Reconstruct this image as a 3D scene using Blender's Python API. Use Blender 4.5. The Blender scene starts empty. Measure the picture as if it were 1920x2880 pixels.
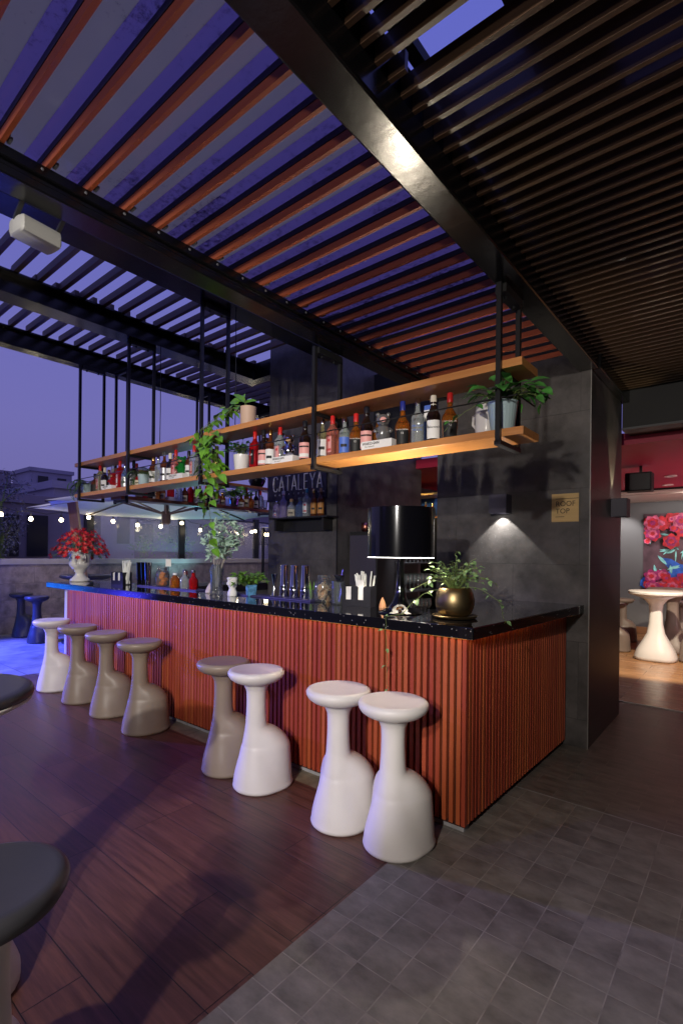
import bpy, bmesh, math, random
from math import sin, cos, pi, radians, sqrt, atan2
from mathutils import Vector, Matrix
import numpy as np
random.seed(7)
S = bpy.context.scene
COL = S.collection

# ------------------------------------------------------------------ camera
cam = bpy.data.cameras.new('camera'); camo = bpy.data.objects.new('camera', cam); COL.objects.link(camo)
YAW, ROLL = radians(39.436), radians(0.6)
fw = Vector((-sin(YAW), cos(YAW), 0)); rt = Vector((cos(YAW), sin(YAW), 0)); up = Vector((0, 0, 1))
R_ = cos(ROLL)*rt + sin(ROLL)*up; U_ = -sin(ROLL)*rt + cos(ROLL)*up
M = Matrix((R_, U_, -fw)).transposed().to_4x4(); M.translation = Vector((0, 0, 1.5))
camo.matrix_world = M
cam.sensor_fit = 'HORIZONTAL'; cam.sensor_width = 36; cam.lens = 36*1419.4/1920
cam.shift_y = (1557.2-1440)/1920
cam.clip_start = 0.02; cam.clip_end = 800
S.camera = camo

# ------------------------------------------------------------------ dusk sky
w = bpy.data.worlds.new("World"); S.world = w; w.use_nodes = True
nt = w.node_tree; nt.nodes.clear()
wo = nt.nodes.new('ShaderNodeOutputWorld'); bg = nt.nodes.new('ShaderNodeBackground')
tc = nt.nodes.new('ShaderNodeTexCoord'); sx = nt.nodes.new('ShaderNodeSeparateXYZ'); cr = nt.nodes.new('ShaderNodeValToRGB')
nt.links.new(tc.outputs['Generated'], sx.inputs[0]); nt.links.new(sx.outputs['Z'], cr.inputs[0])
cr.color_ramp.elements[0].position = 0.0; cr.color_ramp.elements[0].color = (.150, .132, .330, 1)
cr.color_ramp.elements[1].position = 0.8; cr.color_ramp.elements[1].color = (.115, .135, .56, 1)
e = cr.color_ramp.elements.new(0.22); e.color = (.165, .155, .44, 1)
nt.links.new(cr.outputs[0], bg.inputs[0]); bg.inputs[1].default_value = 1.0
nt.links.new(bg.outputs[0], wo.inputs[0])
S.view_settings.view_transform = 'Standard'; S.view_settings.look = 'None'
S.view_settings.exposure = 0; S.view_settings.gamma = 1
S.cycles.max_bounces = 10; S.cycles.transparent_max_bounces = 12; S.cycles.transmission_bounces = 8
S.cycles.sample_clamp_indirect = 6

# ------------------------------------------------------------------ lights (the venue's spots and a few added fills)
def spot(name, loc, tgt, power, col, ang=80, blend=.3, rad=.04):
    l = bpy.data.lights.new(name, 'SPOT'); l.energy = power; l.color = col
    l.spot_size = radians(ang); l.spot_blend = blend; l.shadow_soft_size = rad
    o = bpy.data.objects.new(name, l); COL.objects.link(o); o.location = loc
    o.rotation_euler = (Vector(tgt)-Vector(loc)).to_track_quat('-Z', 'Y').to_euler(); return o
def point(name, loc, power, col, rad=.03):
    l = bpy.data.lights.new(name, 'POINT'); l.energy = power; l.color = col; l.shadow_soft_size = rad
    o = bpy.data.objects.new(name, l); COL.objects.link(o); o.location = loc; return o
def area(name, loc, tgt, power, col, sx_=.5, sy_=.5):
    l = bpy.data.lights.new(name, 'AREA'); l.energy = power; l.color = col; l.shape = 'RECTANGLE'; l.size = sx_; l.size_y = sy_
    o = bpy.data.objects.new(name, l); COL.objects.link(o); o.location = loc
    o.rotation_euler = (Vector(tgt)-Vector(loc)).to_track_quat('-Z', 'Y').to_euler(); return o
spot('end_spot', (-5.2, .1, 2.95), (-5.6, 2.3, .9), 95, (1, .92, .66), 64, .6, .04)
spot('violet_fill', (-4.2, -2.2, 2.8), (-1.9, .6, .6), 110, (.24, .17, 1), 56, .8, .10)  # added fill that tints the near table tops and floor violet
spot('key_spot', (.05, -2.6, 2.45), (-3.55, 2.9, 1.1), 490, (1, .95, .91), 43, .25, .035)
spot('canopy_fill', (-.2, -1.8, 2.25), (-2.3, 1.4, 3.0), 66, (1, .93, .86), 84, .6, .04)  # added fill to brighten the red slats; no fixture stands here
spot('track_spot', (.0, -2.3, 2.92), (-1.9, 1.8, .3), 430, (1, .90, .80), 100, .5, .07)
spot('side_spot', (1.7, -.7, 2.9), (1.2, .9, 0), 230, (1, .93, .85), 62, .9, .08)
spot('shelf_fill', (-1.2, -3.2, 2.6), (-3.5, 2.7, 2.05), 300, (1, .93, .84), 34, .6, .03)  # added fill for sparkle on the shelf bottles
spot('blue_flood', (-9.5, 0.6, 2.1), (-8.2, 2.3, 0), 3900, (.055, .085, 1), 70, .7, .08)
spot('blue_wall_washer', (-9.95, 1.0, .25), (-10.3, 1.0, .95), 700, (.01, .16, 1), 130, .6, .04)
spot('blue_wall_washer', (-9.95, -.5, .25), (-10.3, -.5, .95), 420, (.04, .04, 1), 130, .6, .04)
spot('violet_flood', (-9.4, -.1, 1.9), (-5.0, 1.95, .1), 1700, (.18, .15, 1), 35, .6, .06)
spot('blue_up_flood', (-4.6, -1.0, 1.6), (-2.3, .7, 3.0), 40, (.10, .12, 1), 60, .8, .1)
spot('terrace_fill', (-7.0, 1.5, 3.4), (-10.3, 5.0, 1.1), 190, (1, .86, .84), 50, .9, .08)  # added fill to lift the parapet wall, no real spot
spot('cyan_uplight', (-9.7, 6.7, .7), (-9.5, 6.2, 2.6), 42, (.35, .88, 1), 150, .6, .05)
spot('umbrella_light', (-7.6, 4.6, 1.2), (-7.8, 4.9, 3.0), 34, (1, .97, .95), 130, .6, .05)
spot('rack_fill', (-2.75, 4.75, 1.95), (-3.35, 5.2, 1.0), 34, (.95, .95, 1), 90, .6, .02)  # added fill so the wine glasses catch some light
spot('herb_light', (-4.6, 4.6, 2.5), (-3.75, 2.8, 1.6), 230, (.62, 1, .95), 15, .5, .04)

# ------------------------------------------------------------------ materials
def mat(name, col=(.5, .5, .5), rough=.5, metal=0, trans=0, ior=1.45, coat=0, em=None, ems=0, spec=.5, noise=None, bump=None, alpha=1):
    m = bpy.data.materials.new(name); m.use_nodes = True; n = m.node_tree; b = n.nodes['Principled BSDF']
    b.inputs['Base Color'].default_value = (*col, 1); b.inputs['Roughness'].default_value = rough
    b.inputs['Metallic'].default_value = metal; b.inputs['Transmission Weight'].default_value = trans
    b.inputs['IOR'].default_value = ior; b.inputs['Coat Weight'].default_value = coat; b.inputs['Coat Roughness'].default_value = .05
    b.inputs['Specular IOR Level'].default_value = spec
    if em: b.inputs['Emission Color'].default_value = (*em, 1); b.inputs['Emission Strength'].default_value = ems
    if noise or bump:
        t = n.nodes.new('ShaderNodeTexCoord')
    if noise:
        sc, amt = noise; nz = n.nodes.new('ShaderNodeTexNoise'); nz.inputs['Scale'].default_value = sc; nz.inputs['Detail'].default_value = 5
        n.links.new(t.outputs['Object'], nz.inputs['Vector'])
        r = n.nodes.new('ShaderNodeValToRGB'); r.color_ramp.elements[0].position = .3; r.color_ramp.elements[1].position = .7
        r.color_ramp.elements[0].color = (*[c*(1-amt) for c in col], 1); r.color_ramp.elements[1].color = (*[min(1, c*(1+amt)) for c in col], 1)
        n.links.new(nz.outputs['Fac'], r.inputs[0]); n.links.new(r.outputs[0], b.inputs['Base Color'])
    if bump:
        sc, st = bump; nb = n.nodes.new('ShaderNodeTexNoise'); nb.inputs['Scale'].default_value = sc; nb.inputs['Detail'].default_value = 4
        n.links.new(t.outputs['Object'], nb.inputs['Vector']); bp = n.nodes.new('ShaderNodeBump')
        bp.inputs['Strength'].default_value = st; bp.inputs['Distance'].default_value = .01
        n.links.new(nb.outputs['Fac'], bp.inputs['Height']); n.links.new(bp.outputs[0], b.inputs['Normal'])
    return m
def nodes(m): return m.node_tree, m.node_tree.nodes, m.node_tree.links, m.node_tree.nodes['Principled BSDF']
def math_(n, op, a, b=None, c=None):
    q = n.nodes.new('ShaderNodeMath'); q.operation = op
    for i, v in enumerate((a, b, c)):
        if v is None: continue
        if isinstance(v, (int, float)): q.inputs[i].default_value = v
        else: n.links.new(v, q.inputs[i])
    return q.outputs[0]
def wood(name, c1, c2, axis='x', rough=.45, scale=1, coat=0, per=None):
    """grain stretched along one axis; per=(axis,pitch) varies the tone board by board"""
    m = mat(name, c1, rough, coat=coat); n, N, L, b = nodes(m)
    t = N.new('ShaderNodeTexCoord'); mp = N.new('ShaderNodeMapping')
    s = {'x': (1.2, 28, 28), 'y': (28, 1.2, 28), 'z': (28, 28, 1.2)}[axis]
    mp.inputs['Scale'].default_value = [v*scale for v in s]; L.new(t.outputs['Object'], mp.inputs[0])
    nz = N.new('ShaderNodeTexNoise'); nz.inputs['Scale'].default_value = 1.6; nz.inputs['Detail'].default_value = 6; nz.inputs['Roughness'].default_value = .65
    L.new(mp.outputs[0], nz.inputs['Vector'])
    r = N.new('ShaderNodeValToRGB'); r.color_ramp.elements[0].position = .28; r.color_ramp.elements[1].position = .72
    r.color_ramp.elements[0].color = (*c1, 1); r.color_ramp.elements[1].color = (*c2, 1); L.new(nz.outputs['Fac'], r.inputs[0])
    out = r.outputs[0]
    if per:
        sp = N.new('ShaderNodeSeparateXYZ'); L.new(t.outputs['Object'], sp.inputs[0])
        q = math_(n, 'FLOOR', math_(n, 'DIVIDE', sp.outputs[per[0]], per[1]))
        wn = N.new('ShaderNodeTexWhiteNoise'); wn.noise_dimensions = '1D'; L.new(q, wn.inputs['W'])
        hs = N.new('ShaderNodeHueSaturation'); L.new(out, hs.inputs['Color'])
        L.new(math_(n, 'MULTIPLY_ADD', wn.outputs['Value'], .34, .80), hs.inputs['Value'])
        L.new(math_(n, 'MULTIPLY_ADD', wn.outputs['Value'], .016, .490), hs.inputs['Hue']); out = hs.outputs[0]
    L.new(out, b.inputs['Base Color'])
    bp = N.new('ShaderNodeBump'); bp.inputs['Strength'].default_value = .15; bp.inputs['Distance'].default_value = .003
    L.new(nz.outputs['Fac'], bp.inputs['Height']); L.new(bp.outputs[0], b.inputs['Normal'])
    return m
def bricks(name, c1, c2, mortar, bw, rh, ms, off=(0, 0), offset=.0, rough=.5, wall=False, grain=None, pits=0, mbump=.4, offfreq=2, swap=False, roughvar=.15):
    m = mat(name, c1, rough); n, N, L, b = nodes(m)
    t = N.new('ShaderNodeTexCoord'); sp = N.new('ShaderNodeSeparateXYZ'); L.new(t.outputs['Object'], sp.inputs[0])
    cb = N.new('ShaderNodeCombineXYZ')
    if wall:
        L.new(math_(n, 'ADD', math_(n, 'ADD', sp.outputs[0], sp.outputs[1]), off[0]), cb.inputs[0]); L.new(math_(n, 'ADD', sp.outputs[2], off[1]), cb.inputs[1])
    else:
        a, c = (1, 0) if swap else (0, 1)
        L.new(math_(n, 'ADD', sp.outputs[a], off[0]), cb.inputs[0]); L.new(math_(n, 'ADD', sp.outputs[c], off[1]), cb.inputs[1])
    br = N.new('ShaderNodeTexBrick'); L.new(cb.outputs[0], br.inputs['Vector'])
    br.inputs['Scale'].default_value = 1; br.inputs['Brick Width'].default_value = bw; br.inputs['Row Height'].default_value = rh
    br.inputs['Mortar Size'].default_value = ms; br.inputs['Mortar Smooth'].default_value = .2; br.inputs['Bias'].default_value = 0
    br.inputs['Color1'].default_value = (*c1, 1); br.inputs['Color2'].default_value = (*c2, 1); br.inputs['Mortar'].default_value = (*mortar, 1)
    br.offset = offset; br.offset_frequency = offfreq; br.squash = 1
    out = br.outputs['Color']
    nz = N.new('ShaderNodeTexNoise'); nz.inputs['Detail'].default_value = 8; nz.inputs['Roughness'].default_value = .65
    mp = N.new('ShaderNodeMapping'); L.new(t.outputs['Object'], mp.inputs[0]); L.new(mp.outputs[0], nz.inputs['Vector'])
    mp.inputs['Scale'].default_value = grain or (6, 6, 6); nz.inputs['Scale'].default_value = 1
    # offset the grain board by board so that it does not run across joints
    ad = N.new('ShaderNodeVectorMath'); ad.operation = 'ADD'; sc = N.new('ShaderNodeVectorMath'); sc.operation = 'SCALE'; sc.inputs['Scale'].default_value = 60
    L.new(br.outputs['Color'], sc.inputs[0]); L.new(t.outputs['Object'], ad.inputs[0]); L.new(sc.outputs[0], ad.inputs[1]); L.new(ad.outputs[0], mp.inputs[0])
    mr = N.new('ShaderNodeMapRange'); mr.inputs[1].default_value = .3; mr.inputs[2].default_value = .7; mr.inputs[3].default_value = .55; mr.inputs[4].default_value = 1.45
    L.new(nz.outputs['Fac'], mr.inputs[0])
    vm = N.new('ShaderNodeVectorMath'); vm.operation = 'SCALE'; L.new(out, vm.inputs[0]); L.new(mr.outputs[0], vm.inputs['Scale'])
    L.new(vm.outputs[0], b.inputs['Base Color'])
    L.new(math_(n, 'MULTIPLY_ADD', nz.outputs['Fac'], roughvar*2, rough-roughvar), b.inputs['Roughness'])
    h = math_(n, 'MULTIPLY_ADD', br.outputs['Fac'], -mbump, math_(n, 'MULTIPLY', nz.outputs['Fac'], .25))
    if pits:
        vo = N.new('ShaderNodeTexNoise'); vo.inputs['Scale'].default_value = 55; vo.inputs['Detail'].default_value = 2
        L.new(t.outputs['Object'], vo.inputs['Vector'])
        g = math_(n, 'GREATER_THAN', vo.outputs['Fac'], .655)
        h = math_(n, 'MULTIPLY_ADD', g, -pits, h)
        dk = N.new('ShaderNodeTexNoise'); dk.inputs['Scale'].default_value = 140; L.new(t.outputs['Object'], dk.inputs['Vector'])
    bp = N.new('ShaderNodeBump'); bp.inputs['Strength'].default_value = .7; bp.inputs['Distance'].default_value = .004
    L.new(h, bp.inputs['Height']); L.new(bp.outputs[0], b.inputs['Normal'])
    return m

MT = {}
MT['deck'] = bricks('wood_plank_floor', (.125, .052, .038), (.085, .036, .028), (.014, .008, .006), 1.2, .195, .0022, (0.18, -.025), .37, .40, grain=(3, 46, 10), mbump=.5, offfreq=3, roughvar=.12)
MT['tile'] = bricks('slate_tile_floor', (.196, .182, .164), (.165, .152, .139), (.262, .243, .220), .1475, .1475, .0024, (1.12+.0013, -2.514+.0013), 0, .5, grain=(5, 8, 5), mbump=.3)
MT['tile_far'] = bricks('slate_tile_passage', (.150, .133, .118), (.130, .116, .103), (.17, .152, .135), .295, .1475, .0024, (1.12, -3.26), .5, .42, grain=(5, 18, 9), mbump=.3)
MT['strip'] = bricks('bar_edge_stone', (.22, .18, .12), (.17, .14, .10), (.05, .04, .03), .6, 1.0, .003, (0, .3), 0, .55)
MT['terrace'] = bricks('terrace_stone', (.30, .27, .25), (.24, .22, .21), (.10, .09, .08), .9, .9, .006, (.1, .4), 0, .55, grain=(3, 3, 3))
MT['intfloor'] = bricks('interior_oak_floor', (.42, .22, .10), (.33, .17, .075), (.10, .05, .03), 1.1, .15, .002, (0, 0), .37, .26, grain=(3, 40, 10), offfreq=3, roughvar=.05)
MT['wallstone'] = bricks('dark_basalt_cladding', (.072, .066, .066), (.066, .061, .061), (.030, .028, .028), 1.05, .605, .0018, (.6, -.22), .5, .42, wall=True, grain=(5, 5, 5), pits=1.3, mbump=.2)
MT['parapet'] = bricks('pale_stone_cladding', (.28, .23, .21), (.23, .19, .175), (.16, .135, .125), .6, .3, .003, (0, .0), .5, .6, wall=True)
MT['coping'] = mat('parapet_coping', (.36, .33, .31), .6, noise=(6, .1))
MT['black'] = mat('black_gloss_paint', (.004, .004, .005), .21, bump=(22, .07))
MT['steel'] = mat('black_steel', (.012, .012, .013), .38, bump=(60, .08))
MT['matte'] = mat('matte_black', (.010, .010, .012), .6)
MT['slat'] = wood('red_timber_slats', (.38, .078, .030), (.46, .096, .037), 'z', .42, per=(0, .0421))
MT['slat_y'] = wood('red_timber_slats_side', (.38, .078, .030), (.46, .096, .037), 'z', .42, per=(1, .0436))
MT['backing'] = mat('dark_timber_backing', (.040, .012, .008), .6, noise=(20, .3))
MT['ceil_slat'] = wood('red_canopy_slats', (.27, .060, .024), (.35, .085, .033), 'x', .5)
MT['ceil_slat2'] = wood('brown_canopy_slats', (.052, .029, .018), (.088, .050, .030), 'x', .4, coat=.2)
MT['ceil_slat3'] = wood('dark_canopy_slats', (.07, .045, .045), (.11, .07, .06), 'x', .5)
MT['shelf'] = wood('honey_timber_board', (.50, .20, .055), (.62, .28, .085), 'x', .4, coat=.15)
MT['shelf_y'] = wood('walnut_timber_board', (.22, .085, .03), (.32, .13, .05), 'y', .35, coat=.2)
MT['white'] = mat('white_moulded_plastic', (.74, .71, .68), .42, noise=(9, .03), bump=(14, .04))
MT['taupe'] = mat('taupe_moulded_plastic', (.27, .215, .165), .42, noise=(9, .04), bump=(14, .04))
MT['dark'] = mat('charcoal_moulded_plastic', (.035, .034, .040), .38, noise=(9, .06), bump=(14, .04))
MT['brown'] = mat('mocha_moulded_plastic', (.22, .17, .145), .42, noise=(9, .05))
MT['shade'] = mat('black_enamel_shade', (.004, .004, .006), .15, coat=.5); MT['gloss'] = mat('black_lacquer', (.003, .003, .004), .07, coat=.6)
MT['chrome'] = mat('polished_steel', (.66, .66, .68), .10, 1)
MT['glass'] = mat('clear_glass', (.96, .98, .98), .02, trans=1, ior=1.35)
MT['glassw'] = mat('frosted_clear_glass', (.92, .95, .94), .05, trans=.72, ior=1.4, coat=.4)
MT['brass'] = mat('aged_brass', (.27, .20, .10), .40, 1, noise=(14, .15))
MT['plaque'] = wood('brushed_brass', (.50, .33, .13), (.60, .42, .18), 'x', .35)
MT['paper'] = mat('white_paper', (.80, .79, .76), .7)
MT['ceramic'] = mat('white_ceramic', (.78, .76, .73), .2, coat=.4)
MT['plaster'] = mat('white_plaster', (.78, .77, .75), .7, bump=(40, .3))
MT['blue_pot'] = mat('pale_blue_glazed_pot', (.42, .56, .60), .3, coat=.3)
MT['blue_paint'] = mat('blue_painted_pot', (.10, .28, .50), .4, noise=(30, .5))
MT['soil'] = mat('potting_soil', (.02, .014, .01), .9)
MT['leaf'] = mat('pothos_leaf', (.14, .34, .03), .35, noise=(18, .35)); MT['leafd'] = mat('dark_green_leaf', (.03, .12, .03), .35, noise=(22, .4))
MT['fern'] = mat('fern_leaf', (.10, .20, .07), .5, noise=(30, .3)); MT['sage'] = mat('variegated_leaf', (.20, .34, .13), .4, noise=(60, .6))
MT['herb'] = mat('herb_leaf', (.13, .30, .03), .45, noise=(30, .4)); MT['silver'] = mat('silvery_leaf', (.42, .60, .46), .5, noise=(30, .3))
MT['bark'] = mat('branch_bark', (.40, .36, .32), .7); MT['vine'] = mat('vine_stem', (.14, .20, .05), .6)
MT['petal'] = mat('red_petal', (.55, .018, .022), .45, noise=(60, .4))
MT['rubber'] = mat('grey_rubber', (.10, .10, .11), .6); MT['bin'] = mat('black_abs_plastic', (.012, .012, .018), .35)
MT['led'] = mat('amber_led_strip', (1, .4, .05), .5, em=(1, .50, .09), ems=1.9)
MT['bulb'] = mat('lit_bulb', (1, 1, 1), .3, em=(1, .82, .50), ems=24)
MT['lampin'] = mat('lamp_white_inside', (.85, .85, .85), .5); MT['diff'] = mat('lamp_diffuser', (1, 1, 1), .5, em=(1, .97, .90), ems=7)
MT['led_white'] = mat('sconce_lens', (1, 1, 1), .5, em=(1, .96, .88), ems=14)
MT['sconce'] = mat('graphite_sconce', (.045, .040, .065), .5)
MT['red_ceil'] = mat('crimson_ceiling', (.36, .012, .045), .5, noise=(.6, .15)); MT['cream'] = mat('cream_paint', (.62, .52, .46), .35)
MT['darkwall'] = mat('charcoal_wall_paint', (.12, .12, .125), .6); MT['intwall'] = mat('interior_dark_wall', (.05, .04, .05), .7)
MT['skirt'] = wood('oak_skirting', (.30, .14, .06), (.40, .2, .09), 'x', .4)
MT['umbr'] = mat('canvas_canopy', (.62, .62, .60), .8, bump=(20, .1)); MT['pole'] = wood('umbrella_timber', (.34, .15, .07), (.45, .21, .10), 'z', .45)
MT['ribm'] = mat('bronze_ribs', (.06, .035, .025), .45)
MT['bld'] = mat('city_render', (.26, .22, .25), .9, noise=(.4, .3)); MT['bld2'] = mat('city_render_light', (.42, .38, .42), .9, noise=(.5, .2)); MT['win'] = mat('dark_window', (.02, .02, .025), .2)
MT['ground'] = mat('city_ground', (.05, .05, .055), .9); MT['fix'] = mat('grey_fixture_casing', (.22, .22, .21), .5)
MT['cab'] = mat('steel_cabinet', (.32, .32, .31), .35, .7)
MT['neonsign'] = mat('black_sign_panel', (.014, .012, .03), .25); MT['letter'] = mat('brushed_steel_letters', (.78, .77, .76), .35, .55)
MT['ink'] = mat('black_ink', (.01, .01, .01), .6); MT['straw'] = mat('paper_straw', (.82, .83, .78), .6)
MT['copper'] = mat('copper_mug', (.70, .24, .17), .2, 1); MT['orange'] = mat('orange_slices', (.75, .24, .04), .5, noise=(40, .4))
MT['citrus'] = mat('dried_citrus', (.42, .23, .11), .6, noise=(50, .5)); MT['rind'] = mat('citrus_rind', (.70, .62, .42), .6)
MT['cone'] = mat('terracotta', (.60, .30, .15), .6); MT['rock'] = mat('salt_rock', (.58, .50, .44), .7, bump=(20, .4))
MT['plinth'] = mat('concrete_plinth', (.34, .34, .36), .7, noise=(20, .2))

# granite with sparkles
m = mat('black_galaxy_granite', (.006, .006, .008), .06, coat=.3); n, N, L, b = nodes(m)
t = N.new('ShaderNodeTexCoord'); vo = N.new('ShaderNodeTexVoronoi'); vo.inputs['Scale'].default_value = 75; L.new(t.outputs['Object'], vo.inputs['Vector'])
sp = N.new('ShaderNodeSeparateColor'); L.new(vo.outputs['Color'], sp.inputs[0])
k = math_(n, 'MULTIPLY', math_(n, 'LESS_THAN', vo.outputs['Distance'], .22), math_(n, 'GREATER_THAN', sp.outputs[0], .86))
mx = N.new('ShaderNodeMix'); mx.data_type = 'RGBA'; L.new(k, mx.inputs[0]); mx.inputs[6].default_value = (.006, .006, .008, 1); mx.inputs[7].default_value = (.42, .40, .36, 1)
L.new(mx.outputs[2], b.inputs['Base Color']); MT['granite'] = m
# translucent roof strips with dirt specks: lit and slat-shaded bands put into two tints
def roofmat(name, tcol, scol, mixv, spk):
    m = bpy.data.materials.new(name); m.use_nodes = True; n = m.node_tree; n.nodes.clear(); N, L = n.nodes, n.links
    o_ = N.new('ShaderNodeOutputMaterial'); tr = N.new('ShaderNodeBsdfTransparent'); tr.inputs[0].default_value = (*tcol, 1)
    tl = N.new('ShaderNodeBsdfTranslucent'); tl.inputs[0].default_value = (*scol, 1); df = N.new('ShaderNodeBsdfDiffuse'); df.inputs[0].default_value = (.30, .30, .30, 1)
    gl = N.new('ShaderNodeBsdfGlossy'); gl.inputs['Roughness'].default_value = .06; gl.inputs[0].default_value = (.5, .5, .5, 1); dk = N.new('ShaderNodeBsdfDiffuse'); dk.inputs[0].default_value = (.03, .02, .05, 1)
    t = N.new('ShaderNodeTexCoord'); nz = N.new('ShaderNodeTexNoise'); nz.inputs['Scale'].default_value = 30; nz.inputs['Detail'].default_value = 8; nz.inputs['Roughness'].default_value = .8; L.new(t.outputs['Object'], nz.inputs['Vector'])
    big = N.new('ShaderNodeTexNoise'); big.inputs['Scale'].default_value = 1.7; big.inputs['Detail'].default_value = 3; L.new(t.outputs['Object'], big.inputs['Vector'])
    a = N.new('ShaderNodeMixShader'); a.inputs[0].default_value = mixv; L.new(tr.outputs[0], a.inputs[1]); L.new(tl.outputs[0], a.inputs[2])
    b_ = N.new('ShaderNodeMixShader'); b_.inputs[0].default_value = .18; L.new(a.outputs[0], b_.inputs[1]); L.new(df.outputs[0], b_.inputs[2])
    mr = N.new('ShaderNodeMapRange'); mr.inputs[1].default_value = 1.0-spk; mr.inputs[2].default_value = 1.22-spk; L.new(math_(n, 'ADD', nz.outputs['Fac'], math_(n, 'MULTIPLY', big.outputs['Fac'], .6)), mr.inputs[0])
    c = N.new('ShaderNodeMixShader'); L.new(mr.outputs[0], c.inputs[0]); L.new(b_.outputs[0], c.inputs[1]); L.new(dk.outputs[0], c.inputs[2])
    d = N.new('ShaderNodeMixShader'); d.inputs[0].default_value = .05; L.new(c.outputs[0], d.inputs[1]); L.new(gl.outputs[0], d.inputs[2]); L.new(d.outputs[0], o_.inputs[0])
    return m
MT['poly'] = roofmat('lit_band_polycarbonate', (.5, .5, .4), (.54, .46, .22), .88, .10)
MT['poly_shade'] = roofmat('shade_band_polycarbonate', (.28, .19, .32), (.5, .4, .4), .15, .19)
m = mat('windbreak_glass', (.5, .5, .6), .03, spec=.6); n, N, L, b = nodes(m); b.inputs['Alpha'].default_value = .22; MT['pane'] = m
# thin clear glassware: see-through with bright rims
def thin_glass(name, tint, dif=.04, rgh=.03):
    m = bpy.data.materials.new(name); m.use_nodes = True; n = m.node_tree; n.nodes.clear(); N, L = n.nodes, n.links
    o_ = N.new('ShaderNodeOutputMaterial'); tr = N.new('ShaderNodeBsdfTransparent'); tr.inputs[0].default_value = (*tint, 1); gl = N.new('ShaderNodeBsdfGlossy'); gl.inputs['Roughness'].default_value = rgh
    lw = N.new('ShaderNodeLayerWeight'); lw.inputs['Blend'].default_value = .42; df = N.new('ShaderNodeBsdfDiffuse'); df.inputs[0].default_value = (.8, .85, .85, 1)
    a = N.new('ShaderNodeMixShader'); L.new(math_(n, 'MULTIPLY_ADD', lw.outputs['Fresnel'], .8, .05), a.inputs[0]); L.new(tr.outputs[0], a.inputs[1]); L.new(gl.outputs[0], a.inputs[2])
    b_ = N.new('ShaderNodeMixShader'); b_.inputs[0].default_value = dif; L.new(a.outputs[0], b_.inputs[1]); L.new(df.outputs[0], b_.inputs[2]); L.new(b_.outputs[0], o_.inputs[0]); return m
MT['glassw'] = thin_glass('clear_glassware', (.90, .93, .93), .05)
# mural
m = mat('printed_canvas', (.1, .1, .1), .5); n, N, L, b = nodes(m); MT['mural'] = mat('mural_ground', (.085, .045, .060), .5, noise=(3, .6))
MT['mblue'] = mat('mural_blue', (.03, .12, .55), .5, noise=(6, .6)); MT['mred'] = mat('mural_red', (.50, .02, .035), .5, noise=(10, .5)); MT['mpink'] = mat('mural_pink', (.55, .10, .20), .5, noise=(12, .6))
MT['mteal'] = mat('mural_teal', (.25, .62, .62), .5, noise=(10, .5)); MT['mplum'] = mat('mural_plum', (.30, .02, .12), .5, noise=(12, .5))

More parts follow.
